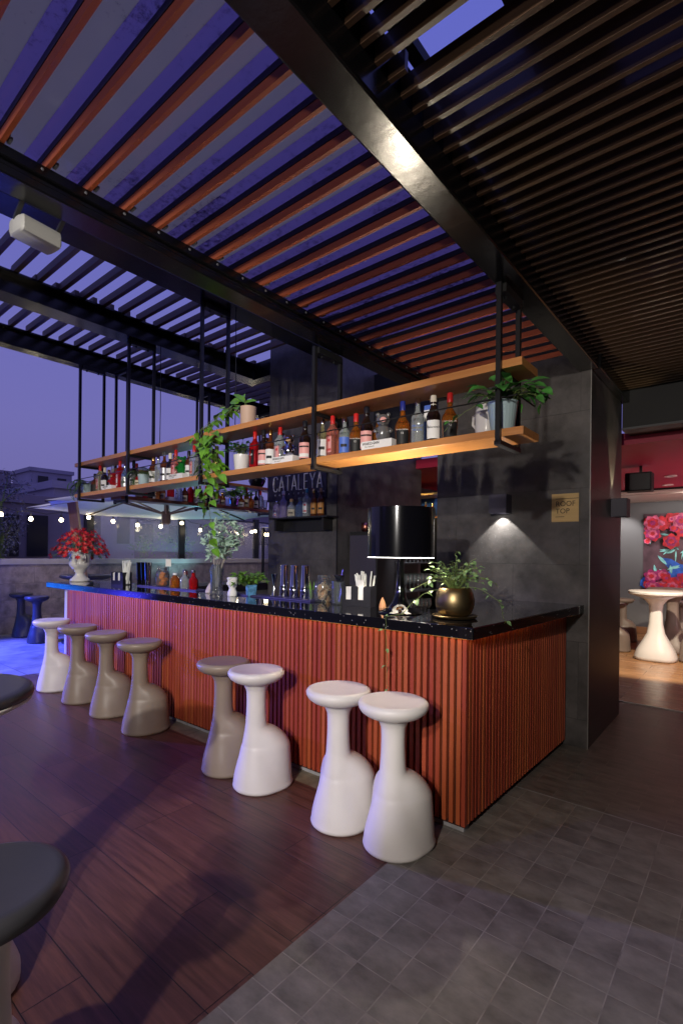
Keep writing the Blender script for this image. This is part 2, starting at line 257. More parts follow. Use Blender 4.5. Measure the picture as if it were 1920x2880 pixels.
# ------------------------------------------------------------------ mesh helpers
class MB:
    def __init__(s): s.v = []; s.f = []; s.sm = []
    def add(s, vs, fs, smooth=False):
        o = len(s.v); s.v += [tuple(v) for v in vs]; s.f += [tuple(i+o for i in f) for f in fs]; s.sm += [smooth]*len(fs); return s
    def box(s, x0, y0, z0, x1, y1, z1):
        x0, x1 = sorted((x0, x1)); y0, y1 = sorted((y0, y1)); z0, z1 = sorted((z0, z1))
        return s.add([(x, y, z) for z in (z0, z1) for x, y in ((x0, y0), (x1, y0), (x1, y1), (x0, y1))],
                     [(3, 2, 1, 0), (4, 5, 6, 7), (0, 1, 5, 4), (1, 2, 6, 5), (2, 3, 7, 6), (3, 0, 4, 7)])
    def prism(s, poly, z0, z1):
        n = len(poly); return s.add([(x, y, z0) for x, y in poly]+[(x, y, z1) for x, y in poly],
            [tuple(range(n-1, -1, -1)), tuple(range(n, 2*n))]+[(i, (i+1) % n, (i+1) % n+n, i+n) for i in range(n)])
    def lathe(s, prof, c=(0, 0, 0), seg=24, sq=2, sx=1, sy=1, a0=0, a1=2*pi, rot=0, rib=None, cap=True):
        full = abs(a1-a0-2*pi) < 1e-6; m = seg if full else seg+1; vs = []
        for r, z in prof:
            for i in range(m):
                a = a0+(a1-a0)*i/seg; ca, sa = cos(a), sin(a)
                k = (abs(ca)**sq+abs(sa)**sq)**(-1/sq)
                if rib: k *= 1+rib[1]*cos(rib[0]*a)
                x, y = r*k*ca*sx, r*k*sa*sy
                vs.append((c[0]+x*cos(rot)-y*sin(rot), c[1]+x*sin(rot)+y*cos(rot), c[2]+z))
        fs = []
        for j in range(len(prof)-1):
            for i in range(seg):
                k = (i+1) % m; fs.append((j*m+i, j*m+k, (j+1)*m+k, (j+1)*m+i))
        if full and cap:
            if prof[0][0] > 1e-5: fs.append(tuple(range(m-1, -1, -1)))
            if prof[-1][0] > 1e-5: fs.append(tuple((len(prof)-1)*m+i for i in range(m)))
        return s.add(vs, fs, True)
    def tube(s, pts, r, seg=6, r1=None):
        pts = [Vector(p) for p in pts]; n = len(pts); vs = []
        for j, p in enumerate(pts):
            d = (pts[min(j+1, n-1)]-pts[max(j-1, 0)]).normalized(); a = d.orthogonal().normalized() if j == 0 else (a-d*a.dot(d)).normalized()
            b = d.cross(a); rr = r if r1 is None else r+(r1-r)*j/(n-1)
            vs += [p+a*rr*cos(2*pi*i/seg)+b*rr*sin(2*pi*i/seg) for i in range(seg)]
        fs = [(j*seg+i, j*seg+(i+1) % seg, (j+1)*seg+(i+1) % seg, (j+1)*seg+i) for j in range(n-1) for i in range(seg)]
        fs += [tuple(range(seg-1, -1, -1)), tuple((n-1)*seg+i for i in range(seg))]
        return s.add(vs, fs, True)
    def bar(s, a, b, w, h=None):
        """square bar between two points"""
        a, b = Vector(a), Vector(b); h = h or w; d = (b-a).normalized()
        u = d.cross(Vector((0, 0, 1))); u = Vector((1, 0, 0)) if u.length < .01 else u.normalized(); v = d.cross(u)
        vs = [p+u*w/2*i+v*h/2*j for p in (a, b) for i, j in ((-1, -1), (1, -1), (1, 1), (-1, 1))]
        return s.add(vs, [(3, 2, 1, 0), (4, 5, 6, 7), (0, 1, 5, 4), (1, 2, 6, 5), (2, 3, 7, 6), (3, 0, 4, 7)])
    def leaf(s, p, d, nrm, L, W, droop=.25, kind=0):
        p, d, nrm = Vector(p), Vector(d).normalized(), Vector(nrm); sd = d.cross(nrm)
        if sd.length < .01: sd = d.orthogonal()
        sd.normalize(); nrm = sd.cross(d).normalized()
        st = ((0, 0), (.12, .62), (.35, 1), (.68, .72), (1, 0)) if kind else ((0, 0), (.25, .7), (.5, 1), (.78, .6), (1, 0))
        mid = [p+d*L*t-nrm*L*droop*t*t for t, _ in st]
        lf = [mid[i]+sd*W/2*st[i][1]+nrm*W*.16*st[i][1] for i in (1, 2, 3)]; rg = [mid[i]-sd*W/2*st[i][1]+nrm*W*.16*st[i][1] for i in (1, 2, 3)]
        return s.add(mid+lf+rg, [(0, 1, 5), (1, 2, 6, 5), (2, 3, 7, 6), (3, 4, 7), (1, 0, 8), (2, 1, 8, 9), (3, 2, 9, 10), (4, 3, 10)], True)
    def build(s, name, m, parent=None, bevel=0, sharp=35):
        me = bpy.data.meshes.new(name); me.from_pydata(s.v, [], s.f); me.polygons.foreach_set('use_smooth', s.sm); me.update()
        if any(s.sm) and sharp:
            try: me.set_sharp_from_angle(angle=radians(sharp))
            except Exception: pass
        me.materials.append(MT[m] if isinstance(m, str) else m)
        o = bpy.data.objects.new(name, me); COL.objects.link(o)
        if parent: o.parent = parent
        if bevel:
            bv = o.modifiers.new('bevel', 'BEVEL'); bv.width = bevel; bv.segments = 2; bv.limit_method = 'ANGLE'; bv.angle_limit = radians(40)
        return o
def tag(o, label, cat, group=None):
    o['label'] = label; o['category'] = cat
    if group: o['group'] = group
    return o
def thing(name, label, cat, loc=(0, 0, 0), rz=0, group=None):
    o = bpy.data.objects.new(name, None); COL.objects.link(o); o.location = loc; o.rotation_euler = (0, 0, rz); o.empty_display_size = .1
    return tag(o, label, cat, group)
def dup(root, loc, rz, label, group=None):
    r = root.copy(); COL.objects.link(r); r.location = loc; r.rotation_euler = (0, 0, rz); r['label'] = label
    if group: r['group'] = group
    for ch in list(root.children):
        c = ch.copy(); COL.objects.link(c); c.parent = r
        for g in ch.children:
            d = g.copy(); COL.objects.link(d); d.parent = c
    return r
def struct(name, mb, m):
    o = mb.build(name, m); o['kind'] = 'structure'; return o
def text(name, body, size, m, parent, loc, rot=(pi/2, 0, 0), ext=.001, align='CENTER', sx_=1, space=1, bold=0):
    c = bpy.data.curves.new(name, 'FONT'); c.body = body; c.size = size; c.extrude = ext; c.align_x = align; c.align_y = 'CENTER'; c.space_character = space; c.resolution_u = 3
    c.offset = bold
    o = bpy.data.objects.new('tmp', c); COL.objects.link(o); dg = bpy.context.evaluated_depsgraph_get(); me = bpy.data.meshes.new_from_object(o.evaluated_get(dg))
    bpy.data.objects.remove(o); me.materials.clear(); me.materials.append(MT[m]); q = bpy.data.objects.new(name, me); COL.objects.link(q)
    q.location = loc; q.rotation_euler = rot; q.scale = (sx_, 1, 1)
    if parent: q.parent = parent
    return q
# ================================================================== SETTING
struct('ground', MB().box(-300, -300, -14.2, 300, 300, -14), 'ground')
struct('roof_slab', MB().box(-10.6, -8, -.4, 6, 14, -.004), 'plinth')
struct('wood_floor', MB().add([(-6.77, -8, 0), (-1.27, -8, 0), (-1.375, 2.39, 0), (-6.77, 2.39, 0)], [(0, 1, 2, 3)]), 'deck')
struct('stone_strip', MB().add([(-6.77, 2.39, 0), (-1.375, 2.39, 0), (-1.376, 2.6, 0), (-6.77, 2.6, 0)], [(0, 1, 2, 3)]), 'strip')
struct('tile_floor', MB().add([(-1.27, -8, 0), (6, -8, 0), (6, 3.256, 0), (-1.3, 3.256, 0), (-1.376, 2.6, 0), (-1.375, 2.39, 0)], [(0, 1, 2, 3, 4, 5)]), 'tile')
struct('passage_floor', MB().add([(-3.5, 3.264, 0), (6, 3.264, 0), (6, 5.86, 0), (-3.5, 5.86, 0)], [(0, 1, 2, 3)]), 'tile_far')
struct('interior_floor', MB().add([(-6.2, 5.88, .004), (6, 5.88, .004), (6, 11.4, .004), (-6.2, 11.4, .004)], [(0, 1, 2, 3)]), 'intfloor')
struct('terrace', MB().add([(-10.3, -8, 0), (-6.775, -8, 0), (-6.775, 2.6, 0), (-3.5, 2.6, 0), (-3.5, 5.86, 0), (-6.2, 5.86, 0), (-6.2, 12, 0), (-10.3, 12, 0)], [(0, 1, 2, 3, 4, 5, 6, 7)]), 'terrace')
tag(MB().box(-3.5, 5.855, .001, 6, 5.885, .008).build('threshold_strip', 'cab'), 'metal threshold strip between the slate tiles and the oak floor indoors', 'threshold')

# ---- parapet
pa = thing('parapet', 'pale stone-clad parapet wall with a smooth coping along the terrace edge', 'wall', (-10.3, 3, 0))
MB().box(-.3, -11, 0, 0, 9, 1.24).build('wall', 'parapet', pa)
MB().box(-.32, -11, 1.24, .03, 9, 1.345).build('coping', 'coping', pa, .006)
wb = thing('windbreak', 'glass windbreak with black posts standing on the parapet', 'screen', (-10.42, 3, 1.345))
ys = [4.64-3, 6.75-3, 9.03-3, 11.3-3]
for y in ys: MB().box(-.05, y-.07, -.1, .05, y+.07, 1.05).build('post', 'steel', wb)
for a, b_ in zip(ys[:-1], ys[1:]): MB().box(-.006, a+.07, 0, .006, b_-.07, .95).build('glass_pane', 'pane', wb)
MB().box(-.02, ys[0], .955, .02, ys[-1], .985).build('top_rail', 'steel', wb)

# ---- dark stone pillars and the building
cw = thing('stone_column', 'tall dark stone-clad wall block carrying the bar sign', 'wall', (-3.48, 4.15, 0))
MB().box(-1.08, 0, 0, 0, 1.75, 4.1).build('cladding', 'wallstone', cw, .004)
# slim trim on the corner of the block
MB().box(-.006, -.004, 0, .004, .004, 4.0).build('corner_trim', 'steel', cw)
np_ = thing('stone_pillar', 'dark basalt-clad pillar at the near end of the bar with the brass plaque', 'pillar', (-1.0, 4.24, 0))
MB().box(-1.33, 0, 0, 0, 1.15, 3.3).build('cladding', 'wallstone', np_, .004)
MB().box(-.004, -.003, 0, .003, .004, 2.95).build('corner_trim', 'cab', np_)
bd = thing('bar_building', 'rooftop bar interior with crimson ceiling seen past the pillar', 'building', (0, 5.4, 0))
MB().box(-3.48, -.6, 2.72, -2.34, -.3, 3.6).build('lintel', 'matte', bd)
MB().box(-.99, -.05, 2.712, 6, .35, 3.6).build('lintel', 'matte', bd)
MB().box(-.99, -.062, 2.69, 6, .12, 2.71).build('trim', 'rubber', bd)
MB().box(-6.2, .36, 2.63, 6, 4.3, 2.75).build('ceiling', 'red_ceil', bd)
MB().box(-6.2, 4.3, 2.575, 6, 4.52, 2.74).build('beam', 'cream', bd); MB().box(-6.2, 4.27, 2.60, 6, 4.298, 2.64).build('beam_groove', 'matte', bd)
MB().box(-6.2, 4.55, 2.56, 6, 6.0, 2.7).build('ceiling', 'cream', bd)
MB().box(-6.2, 5.9, 0, 6, 6.1, 2.9).build('back_wall', 'darkwall', bd); MB().box(-6.2, 5.87, .01, 6, 5.898, .14).build('skirting', 'skirt', bd)
MB().box(-6.2, .5, 0, -6.05, 6, 2.9).build('side_wall', 'intwall', bd); MB().box(6, -1, 0, 6.2, 6, 3.6).build('side_wall', 'intwall', bd)
MB().box(-4.56, .5, 0, -4.4, 2.6, 2.63).build('partition', 'intwall', bd)
sw = thing('ceiling_slot_vent', 'thin black slot vent in the cream ceiling indoors', 'vent', (-1.45, 10.6, 2.574)); MB().box(-.22, -.02, -.004, .22, .02, .004).build('slot', 'matte', sw)
for (x, y, l) in ((-.93, 8.3, 'small recessed spotlight in the crimson ceiling, nearer to the lintel'), (-1.08, 10.0, 'larger round downlight at the back of the crimson ceiling')):
    z = 2.63 if y < 9.7 else 2.58
    if y > 9.7: y = 9.3; z = 2.63
    d = thing('downlight', l, 'ceiling light', (x, y, z)); MB().lathe([(.075, 0), (.08, -.012), (.045, -.014), (.045, -.004)], seg=20).build('trim_ring', 'ceramic', d); MB().lathe([(.0001, -.008), (.042, -.006)], seg=16).build('lens', 'rubber', d)
sp_ = thing('ceiling_speaker', 'black box loudspeaker hanging below the crimson ceiling indoors', 'speaker', (-1.12, 7.2, 2.44)); MB().box(-.16, -.1, -.13, .13, .1, .10).build('cabinet', 'matte', sp_, .012); MB().bar((0, 0, .1), (0, 0, .2), .03).build('bracket', 'steel', sp_)
MB().box(-.14, -.104, -.11, .11, -.101, .08).build('grille', 'bin', sp_)

rw = thing('sky_block_wall', 'dark unseen wall added behind the viewer to block violet sky light', 'wall', (0, -6.2, 0)); MB().box(-10.3, -.2, 0, 6, 0, 4.2).build('wall', 'intwall', rw); MB().box(5.8, 0, 0, 6, 11, 3.3).build('sky_block_return', 'intwall', rw)  # unseen walls, added to cut the sky fill from behind the camera
# ================================================================== PERGOLAS
def ibeam(mb, x0, x1, y0, y1, z0, z1, t=.018, web=.4):
    mb.box(x0, y0, z0, x1, y1, z0+t); mb.box(x0, y0, z1-t, x1, y1, z1)
    wx = x0+(x1-x0)*web; mb.box(wx, y0, z0+t, wx+.03, y1, z1-t)
rp = thing('slatted_pergola', 'low black steel pergola over the bar with red timber slats and translucent roof', 'pergola', (0, 0, 0))
MB().box(-1.092, -6.2, 2.945, -.946, 4.24, 3.2).build('beam', 'black', rp, .01)
MB().box(-1.0, 4.24, 2.945, -.93, 5.4, 3.2).build('beam', 'black', rp, .01)
mb = MB(); mb.box(-2.352, -6.2, 2.94, -2.225, 4.24, 2.975); mb.box(-2.352, -6.2, 3.0, -2.22, 4.24, 3.048); mb.box(-2.34, -6.2, 2.975, -2.235, 4.24, 3.0); mb.build('beam', 'black', rp, .006)
mb = MB()
for i in range(26): mb.lathe([(.007, -.004), (.007, .0), (.004, .003), (.0001, .0035)], c=(0, 0, 0), seg=6); k_ = len(mb.v)-24; mb.v[k_:] = [(-2.219+c, -.4+i*.17+a, 3.028+b_) for a, b_, c in mb.v[k_:]]
mb.build('bolt_row', 'rubber', rp)
mb = MB(); mj = MB(); mk = MB(); P = .1634; V0 = .4163*1.553-P*.02
for k in range(-26, 22):
    y = V0+k*P
    if y > 4.2: break
    mb.box(-2.33, y, 3.053, -1.08, y+.017, 3.089); mj.box(-2.33, y-.002, 3.091, -1.08, y+.024, 3.118); mk.box(-2.224, y+.022, 3.055, -2.19, y+.034, 3.066).box(-2.224, y+.024, 3.066, -2.214, y+.034, 3.10)
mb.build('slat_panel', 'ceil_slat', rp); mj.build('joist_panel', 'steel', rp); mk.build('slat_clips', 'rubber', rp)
fr, cl = MB(), MB()  # alternating strips carry the painted lit bands and slat-shadow bands
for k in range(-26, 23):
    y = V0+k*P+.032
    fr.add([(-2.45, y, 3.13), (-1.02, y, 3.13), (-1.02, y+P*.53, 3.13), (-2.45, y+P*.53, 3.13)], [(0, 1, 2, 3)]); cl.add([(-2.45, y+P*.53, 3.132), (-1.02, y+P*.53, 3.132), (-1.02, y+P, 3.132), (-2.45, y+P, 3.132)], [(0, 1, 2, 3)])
fr.build('roof_sheet', 'poly', rp); cl.build('roof_sheet', 'poly_shade', rp)
mb = MB(); P = .0752; V0 = .7326*1.553
for k in range(-66, 60):
    y = V0+k*P
    if y > 5.34: break
    mb.box(-.945, y, 3.053, 4 if k != 3 else -.88, y+.018, 3.118)
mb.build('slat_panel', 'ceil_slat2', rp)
mb = MB(); x = -.42
while x < 4: mb.box(x, -4, 3.125, x+.05, 5.35, 3.175); x += 1.2
mb.build('joist_panel', 'steel', rp)
mb = MB()
for y0, y1, x0, x1 in ((-6.2, 1.43, -.945, 6), (1.60, 1.655, -.945, 4), (1.76, 3.04, -.945, 6), (3.15, 5.4, -.945, 6),
                       (1.43, 1.60, -.945, -.90), (1.43, 1.60, -.62, 4), (1.655, 1.76, -.945, -.43), (3.04, 3.15, -.945, -.52)):
    mb.box(x0, y0, 3.21, x1, y1, 3.25)
mb.build('roof_sheet', 'matte', rp)
lp = thing('tall_pergola', 'higher black steel pergola with open dark slats beyond the bar', 'pergola', (0, 0, 0))
for x0, x1, y1, web in ((-3.76, -3.53, 4.15, .5), (-5.07, -4.86, 4.30, .5), (-6.21, -6.07, 6.5, .5)):
    mb = MB(); ibeam(mb, x0, x1, -4, y1, 3.66, 3.86 if x0 < -4 else 3.92); mb.build('beam', 'black', lp)
MB().box(-4.86, 4.16, 3.66, -4.56, 4.30, 3.86).build('beam', 'black', lp)
mb = MB(); P = .187; V0 = .729*2.34
for k in range(-28, 20):
    y = V0+k*P
    if y > 4.12: break
    mb.box(-4.93, y, 3.862, -3.5, y+.04, 3.925)
mb.build('slat_panel', 'ceil_slat3', lp)
mb = MB(); P = .166; V0 = .796*2.34
for k in range(-30, 40):
    y = V0+k*P
    if y > 6.4: break
    mb.box(-6.12, y, 3.862, -4.9, y+.04, 3.925)
mb.build('slat_panel', 'ceil_slat3', lp)

# ================================================================== BAR
bar = thing('bar_counter', 'long bar clad in red vertical timber slats under a black sparkling granite top', 'bar', (0, 0, 0))
top = [(-6.66, 2.46), (-1.133, 2.46), (-1.035, 4.235), (-1.72, 4.235), (-1.72, 3.12), (-6.72, 3.12)]
MB().prism(top, 1.055, 1.12).build('countertop', 'granite', bar, .005)
mb = MB(); x = -6.17
while x < -1.225: mb.box(x, 2.505, .045, x+.0245, 2.53, 1.05); x += .0421
mb.box(-1.212, 2.503, .045, -1.19, 2.53, 1.05); mb.build('slat_cladding', 'slat', bar)
mb = MB(); y = 2.548
while y < 4.22: f = (y-2.5)/1.74; mb.box(-1.215+.03*f, y, .045, -1.192+.03*f, y+.0245, 1.05); y += .0436
mb.build('slat_cladding', 'slat_y', bar)
MB().box(-6.18, 2.532, .04, -1.222, 2.56, 1.054).box(-1.245, 2.56, .04, -1.217, 4.235, 1.054).box(-6.18, 2.52, .03, -1.2, 2.53, .05).build('backing_board', 'backing', bar)
MB().box(-6.18, 2.535, 0, -1.21, 2.60, .042).build('plinth', 'plinth', bar); MB().box(-1.26, 2.6, 0, -1.222, 4.235, .042).build('plinth', 'matte', bar)
MB().box(-6.2, 2.60, .0, -6.15, 3.05, 1.05).box(-6.15, 3.0, 0, -1.75, 3.05, 1.05).box(-1.75, 3.0, 0, -1.70, 4.2, 1.05).build('inner_panel', 'matte', bar)
MB().box(-6.1, 2.482, 1.0515, -1.18, 2.500, 1.0545).box(-1.180, 2.50, 1.0515, -1.162, 4.18, 1.0545).build('led_strip', 'led', bar)
MB().box(-6.26, 2.51, .0, -6.20, 3.05, 1.05).build('end_panel', 'white', bar, .008)
bk = thing('back_counter', 'low black-topped work counter behind the bar', 'counter', (-5.9, 3.2, 0))
MB().box(-.3, 0, .96, .35, 2.5, 1.06).build('countertop', 'matte', bk); MB().box(-.28, .02, 0, .33, 2.48, .955).build('body', 'cab', bk)

# ================================================================== STOOLS
def stool_mesh():
    ZS = list(np.concatenate([np.linspace(0, .03, 4), np.linspace(.05, .26, 9), np.linspace(.27, .40, 22), np.linspace(.42, .62, 8), np.linspace(.63, .68, 5)]))
    SEG = 56; cx, cy = 0, -.02; V = []; F = []
    def bell(z):   # neck and bell-shaped foot
        pts = ((0, .158), (.012, .168), (.04, .172), (.12, .148), (.20, .117), (.28, .089), (.36, .073), (.45, .065), (.55, .061), (.61, .061), (.64, .068), (.665, .085), (.68, .110), (.70, .13))
        for (a, ra), (b, rb) in zip(pts[:-1], pts[1:]):
            if z <= b: t = (z-a)/(b-a); return ra+(rb-ra)*t
        return .15
    for z in ZS:
        rb = bell(z); oy = -.035*min(1, z/.3) - .01
        foot = 1-.07*max(0, 1-z/.02); wide = 1+.07*max(0, 1-z/.25)
        if z < .39:
            tt = max(0, (z-.245)/.145); far = .045+.150*(1-tt**1.6)**.72 if tt < 1 else .045
            far = (.195*wide if tt <= 0 else far)*foot; near = -.09; hy = (far+near)/2; ay = (far-near)/2; ax = (.058+.110*max(0, 1-tt**1.6)**.62)*wide*foot
        else: ax = 0
        for i in range(SEG):
            a = 2*pi*i/SEG; dx, dy = cos(a), sin(a)
            # exit distance of the bell circle (squashed) from the ray origin
            oyb = oy-cy; bq = dy*oyb; disc = bq*bq-(oyb*oyb-rb*rb); r1 = bq+sqrt(max(0, disc))
            r2 = 0
            if ax > .004:
                hyb = hy-cy; A = (dx/ax)**2+(dy/ay)**2; B = -2*dy*hyb/ay**2; Cc = (hyb/ay)**2-1; D = B*B-4*A*Cc
                if D > 0: r2 = max(0, (-B+sqrt(D))/(2*A))
            k = .022; h = max(k-abs(r1-r2), 0)/k; r = max(r1, r2)+h*h*k*.25*1.1
            V.append((cx+dx*r, cy+dy*r, z))
    m = len(ZS)
    for j in range(m-1):
        for i in range(SEG): F.append((j*SEG+i, j*SEG+(i+1) % SEG, (j+1)*SEG+(i+1) % SEG, (j+1)*SEG+i))
    F.append(tuple(range(SEG-1, -1, -1)))
    b = MB().add(V, F, True)
    return b
def seat_mesh():
    pr = [(.075, .664), (.108, .672), (.142, .686), (.166, .704), (.178, .724), (.180, .740), (.172, .752), (.160, .757), (.148, .7565), (.120, .753), (.06, .7505), (.0001, .750)]
    return MB().lathe(pr, c=(0, -.045, 0), seg=56)
def smooth_mesh(o, lv=1):
    # relax the body so the saddle between neck and hump reads as one moulded form
    bm = bmesh.new(); bm.from_mesh(o.data)
    inner = [v for v in bm.verts if .02 < v.co.z < .685]
    for _ in range(12): bmesh.ops.smooth_vert(bm, verts=inner, factor=.5, use_axis_x=True, use_axis_y=True, use_axis_z=False)
    bm.to_mesh(o.data); bm.free(); o.data.polygons.foreach_set('use_smooth', [True]*len(o.data.polygons))
def make_stool(color, label, loc, rz, group):
    t = thing('bar_stool', label, 'stool', loc, rz, group)
    o = stool_mesh().build('body', color, t, sharp=0); smooth_mesh(o)
    seat_mesh().build('seat', color, t, sharp=0); return t
G1 = 'moulded stools along the bar front'
st_w = make_stool('white', 'nearest white moulded stool, standing at the corner of the slatted bar', (-1.425, 2.205, 0), radians(2), G1)
st_t = make_stool('taupe', 'taupe stool directly in front of the bar, half hidden by a white stool', (-2.82, 2.215, 0), radians(-4), G1)
for src, x, y, rz, l in ((st_w, -1.785, 2.20, 3, 'white stool second from the bar corner, partly behind the nearest stool'),
                         (st_w, -2.465, 2.20, -2, 'white stool standing between the pair at the corner and a taupe stool'),
                         (st_t, -3.965, 2.235, 2, 'nearest of the three taupe stools in a row, by the bare stretch of bar'),
                         (st_t, -4.60, 2.26, -3, 'middle taupe stool of the three taupe stools in a row'),
                         (st_t, -5.215, 2.265, 3, 'taupe stool next to the far-end white stool'),
                         (st_w, -5.86, 2.27, -3, 'white stool at the far left end of the bar, lit blue at its foot')):
    dup(src, (x, y, 0), radians(rz), l)
make_stool('white', 'white-bodied stool with charcoal seat cut off by the lower left edge', (-1.375, .345, 0), radians(110), None).children[1].data.materials[0] = MT['dark']
st_d = make_stool('dark', 'front charcoal stool of the two between parapet and bar end', (-9.02, 3.24, 0), radians(8), 'charcoal stools')
dup(st_d, (-9.83, 3.28, 0), radians(-10), 'further charcoal stool of the two beside the parapet')
dup(st_d, (-8.25, 3.95, 0), radians(70), 'charcoal stool mostly hidden behind the far end of the bar')

# ---- high tables
def table(color, topc, label, loc, R=.3, h=1.04, grp=None, base=.26):
    t = thing('high_table', label, 'table', loc, 0, grp)
    MB().lathe([(base*.93, 0), (base, .015), (base*1.0, .05), (base*.86, .15), (base*.62, .27), (base*.42, .38), (base*.33, .52), (base*.30, .70), (base*.33, h-.2), (base*.55, h-.12), (R*.72, h-.07)], seg=48, sq=3).build('pedestal', color, t, sharp=0)
    MB().lathe([(R*.6, h-.085), (R*.86, h-.066), (R*.985, h-.045), (R, h-.032)], seg=64).build('rim', color, t, sharp=0)
    MB().lathe([(R*.99, h-.033), (R*1.005, h-.022), (R*.99, h-.008), (R*.95, h-.001), (R*.85, h), (.0001, h)], seg=64).build('table_top', topc, t, sharp=0)
    return t
GT = 'moulded high tables'
table('white', 'dark', 'white high table with charcoal round top cut off by the left edge', (-2.13, .42, 0), .31, 1.02, GT)
table('dark', 'dark', 'dark round high table behind the far end of the bar', (-8.95, 3.95, 0), .42, 1.09, GT)
table('white', 'white', 'white high table hidden behind the end panel of the bar', (-7.15, 3.35, 0), .25, 1.0, GT, .25)
table('white', 'white', 'bright white high table under the spotlight indoors', (-1.13, 8.62, .004), .36, 1.0, GT, .27)
table('brown', 'brown', 'mocha high table just behind the white one indoors', (-1.02, 9.5, .004), .36, 1.0, GT, .27)
GI = 'stools around the indoor tables'
sb = make_stool('brown', 'mocha stool right of the white indoor table, cut off by the right edge', (-.66, 8.75, .004), radians(150), GI)
dup(sb, (-.98, 10.2, .004), radians(10), 'mocha stool behind both indoor tables, close to the mural wall', GI)
dup(sb, (-1.72, 9.0, .004), radians(-60), 'mocha stool just past the stone pillar indoors, nearer one', GI)
dup(sb, (-1.80, 10.1, .004), radians(-30), 'shaded mocha stool furthest past the stone pillar indoors', GI)

# ================================================================== HANGING SHELVES
sh = thing('hanging_shelf', 'long two-tier timber bottle shelf hung from black rods over the bar', 'shelf', (0, 0, 0))
MB().box(-6.24, 2.60, 2.13, -.935, 2.845, 2.172).build('board', 'shelf', sh, .003)
MB().box(-6.24, 2.60, 2.49, -.945, 2.845, 2.534).build('board', 'shelf', sh, .003)
for xf, zt in ((-6.075, 3.66), (-4.955, 3.66), (-3.705, 3.66), (-2.385, 2.94), (-1.062, 2.945)):
    for yy in (2.585, 2.862): MB().box(xf-.013, yy-.013, 2.10, xf+.013, yy+.013, zt).build('hanger_rod', 'steel', sh)
    MB().box(xf-.018, 2.572, 2.085, xf+.018, 2.875, 2.108).build('crossbar', 'steel', sh); MB().box(xf-.012, 2.6, 2.468, xf+.012, 2.86, 2.488).build('crossbar', 'steel', sh)
    MB().box(xf-.03, 2.6, zt-.045, xf+.03, 2.85, zt-.001).lathe([(.008, zt-.06), (.008, zt-.045)], c=(xf, 2.66, 0), seg=6).lathe([(.008, zt-.06), (.008, zt-.045)], c=(xf, 2.79, 0), seg=6).build('mounting_plate', 'steel', sh)
for xc in (-4.86, -3.62): MB().tube([(xc, 2.88, 2.53), (xc+.004, 2.882, 3.0), (xc, 2.88, 3.66)], .004, 5).build('power_cable', 'matte', sh)
MB().tube([(-6.22, 2.85, 2.335), (-6.22, 2.592, 2.335), (-.965, 2.592, 2.335), (-.965, 2.85, 2.335)], .0045, 6).build('guard_rail', 'steel', sh)
s2 = thing('rear_shelf', 'second two-tier timber bottle shelf running from the far corner to the sign wall', 'shelf', (0, 0, 0))
MB().box(-6.0, 2.92, 2.115, -5.75, 6.0, 2.155).build('board', 'shelf_y', s2, .003); MB().box(-6.0, 2.92, 2.45, -5.75, 6.0, 2.49).build('board', 'shelf_y', s2, .003)
for yf in (2.98, 4.125, 5.27):
    for xx in (-6.013, -5.737): MB().box(xx-.013, yf-.013, 2.07, xx+.013, yf+.013, 3.66).build('hanger_rod', 'steel', s2)
    MB().box(-6.02, yf-.02, 2.085, -5.73, yf+.02, 2.108).build('crossbar', 'steel', s2); MB().box(-6.02, yf-.015, 3.62, -5.73, yf+.015, 3.655).build('mounting_plate', 'steel', s2)
wsf = thing('wall_shelf', 'short black bracket shelf on the stone wall under the bar sign', 'shelf', (-3.9, 4.15, 1.895))
MB().box(-.44, -.19, -.012, .44, -.002, .006).build('board', 'matte', wsf); MB().box(-.40, -.03, -.15, .36, -.002, -.012).build('back_rail', 'matte', wsf)
for x in (-.40, .33): MB().box(x, -.15, -.14, x+.03, -.03, -.012).build('bracket', 'matte', wsf)
# ================================================================== BOTTLES
GL = dict(clear=thin_glass('clear_spirit_bottle', (.80, .85, .85), .20), amber=mat('amber_spirit', (.62, .20, .03), .04, trans=.75, ior=1.35), red=mat('red_glass', (.60, .015, .02), .05, trans=.6, ior=1.35),
          dark=mat('dark_bottle_glass', (.015, .008, .006), .05, coat=.4), pink=mat('pink_gin', (.85, .30, .22), .04, trans=.75, ior=1.35), green=mat('green_glass', (.02, .30, .04), .05, trans=.55, ior=1.35),
          gold=mat('gold_finish', (.80, .55, .20), .22, 1), pale=mat('pale_yellow_spirit', (.80, .74, .38), .04, trans=.8, ior=1.35), brown=mat('brown_glass', (.16, .045, .015), .05, trans=.4, ior=1.35),
          violet=mat('lavender_glass', (.50, .42, .70), .05, trans=.6, ior=1.35), silver=MT['chrome'], white=MT['ceramic'], blueg=mat('blue_tint_glass', (.35, .5, .8), .04, trans=.8, ior=1.35))
CP = dict(red=mat('red_cap', (.55, .02, .02), .35, coat=.3), black=MT['bin'], silver=MT['chrome'], gold=GL['gold'], cream=mat('cream_cap', (.74, .68, .55), .45), blue=mat('blue_cap', (.02, .03, .22), .35), clear=MT['glassw'],
          cork=mat('cork_stopper', (.42, .25, .12), .7), teal=mat('teal_cap', (.05, .35, .38), .4), white=MT['paper'])
LB = dict(white=MT['paper'], black=MT['ink'], red=mat('red_label', (.55, .05, .05), .5), cream=mat('cream_label', (.66, .58, .40), .6), silver=mat('silver_label', (.5, .5, .52), .35, .6), pink=mat('pink_label', (.75, .35, .32), .5), blue=mat('blue_label', (.08, .16, .55), .5),
          amber=mat('amber_label', (.5, .22, .05), .5))
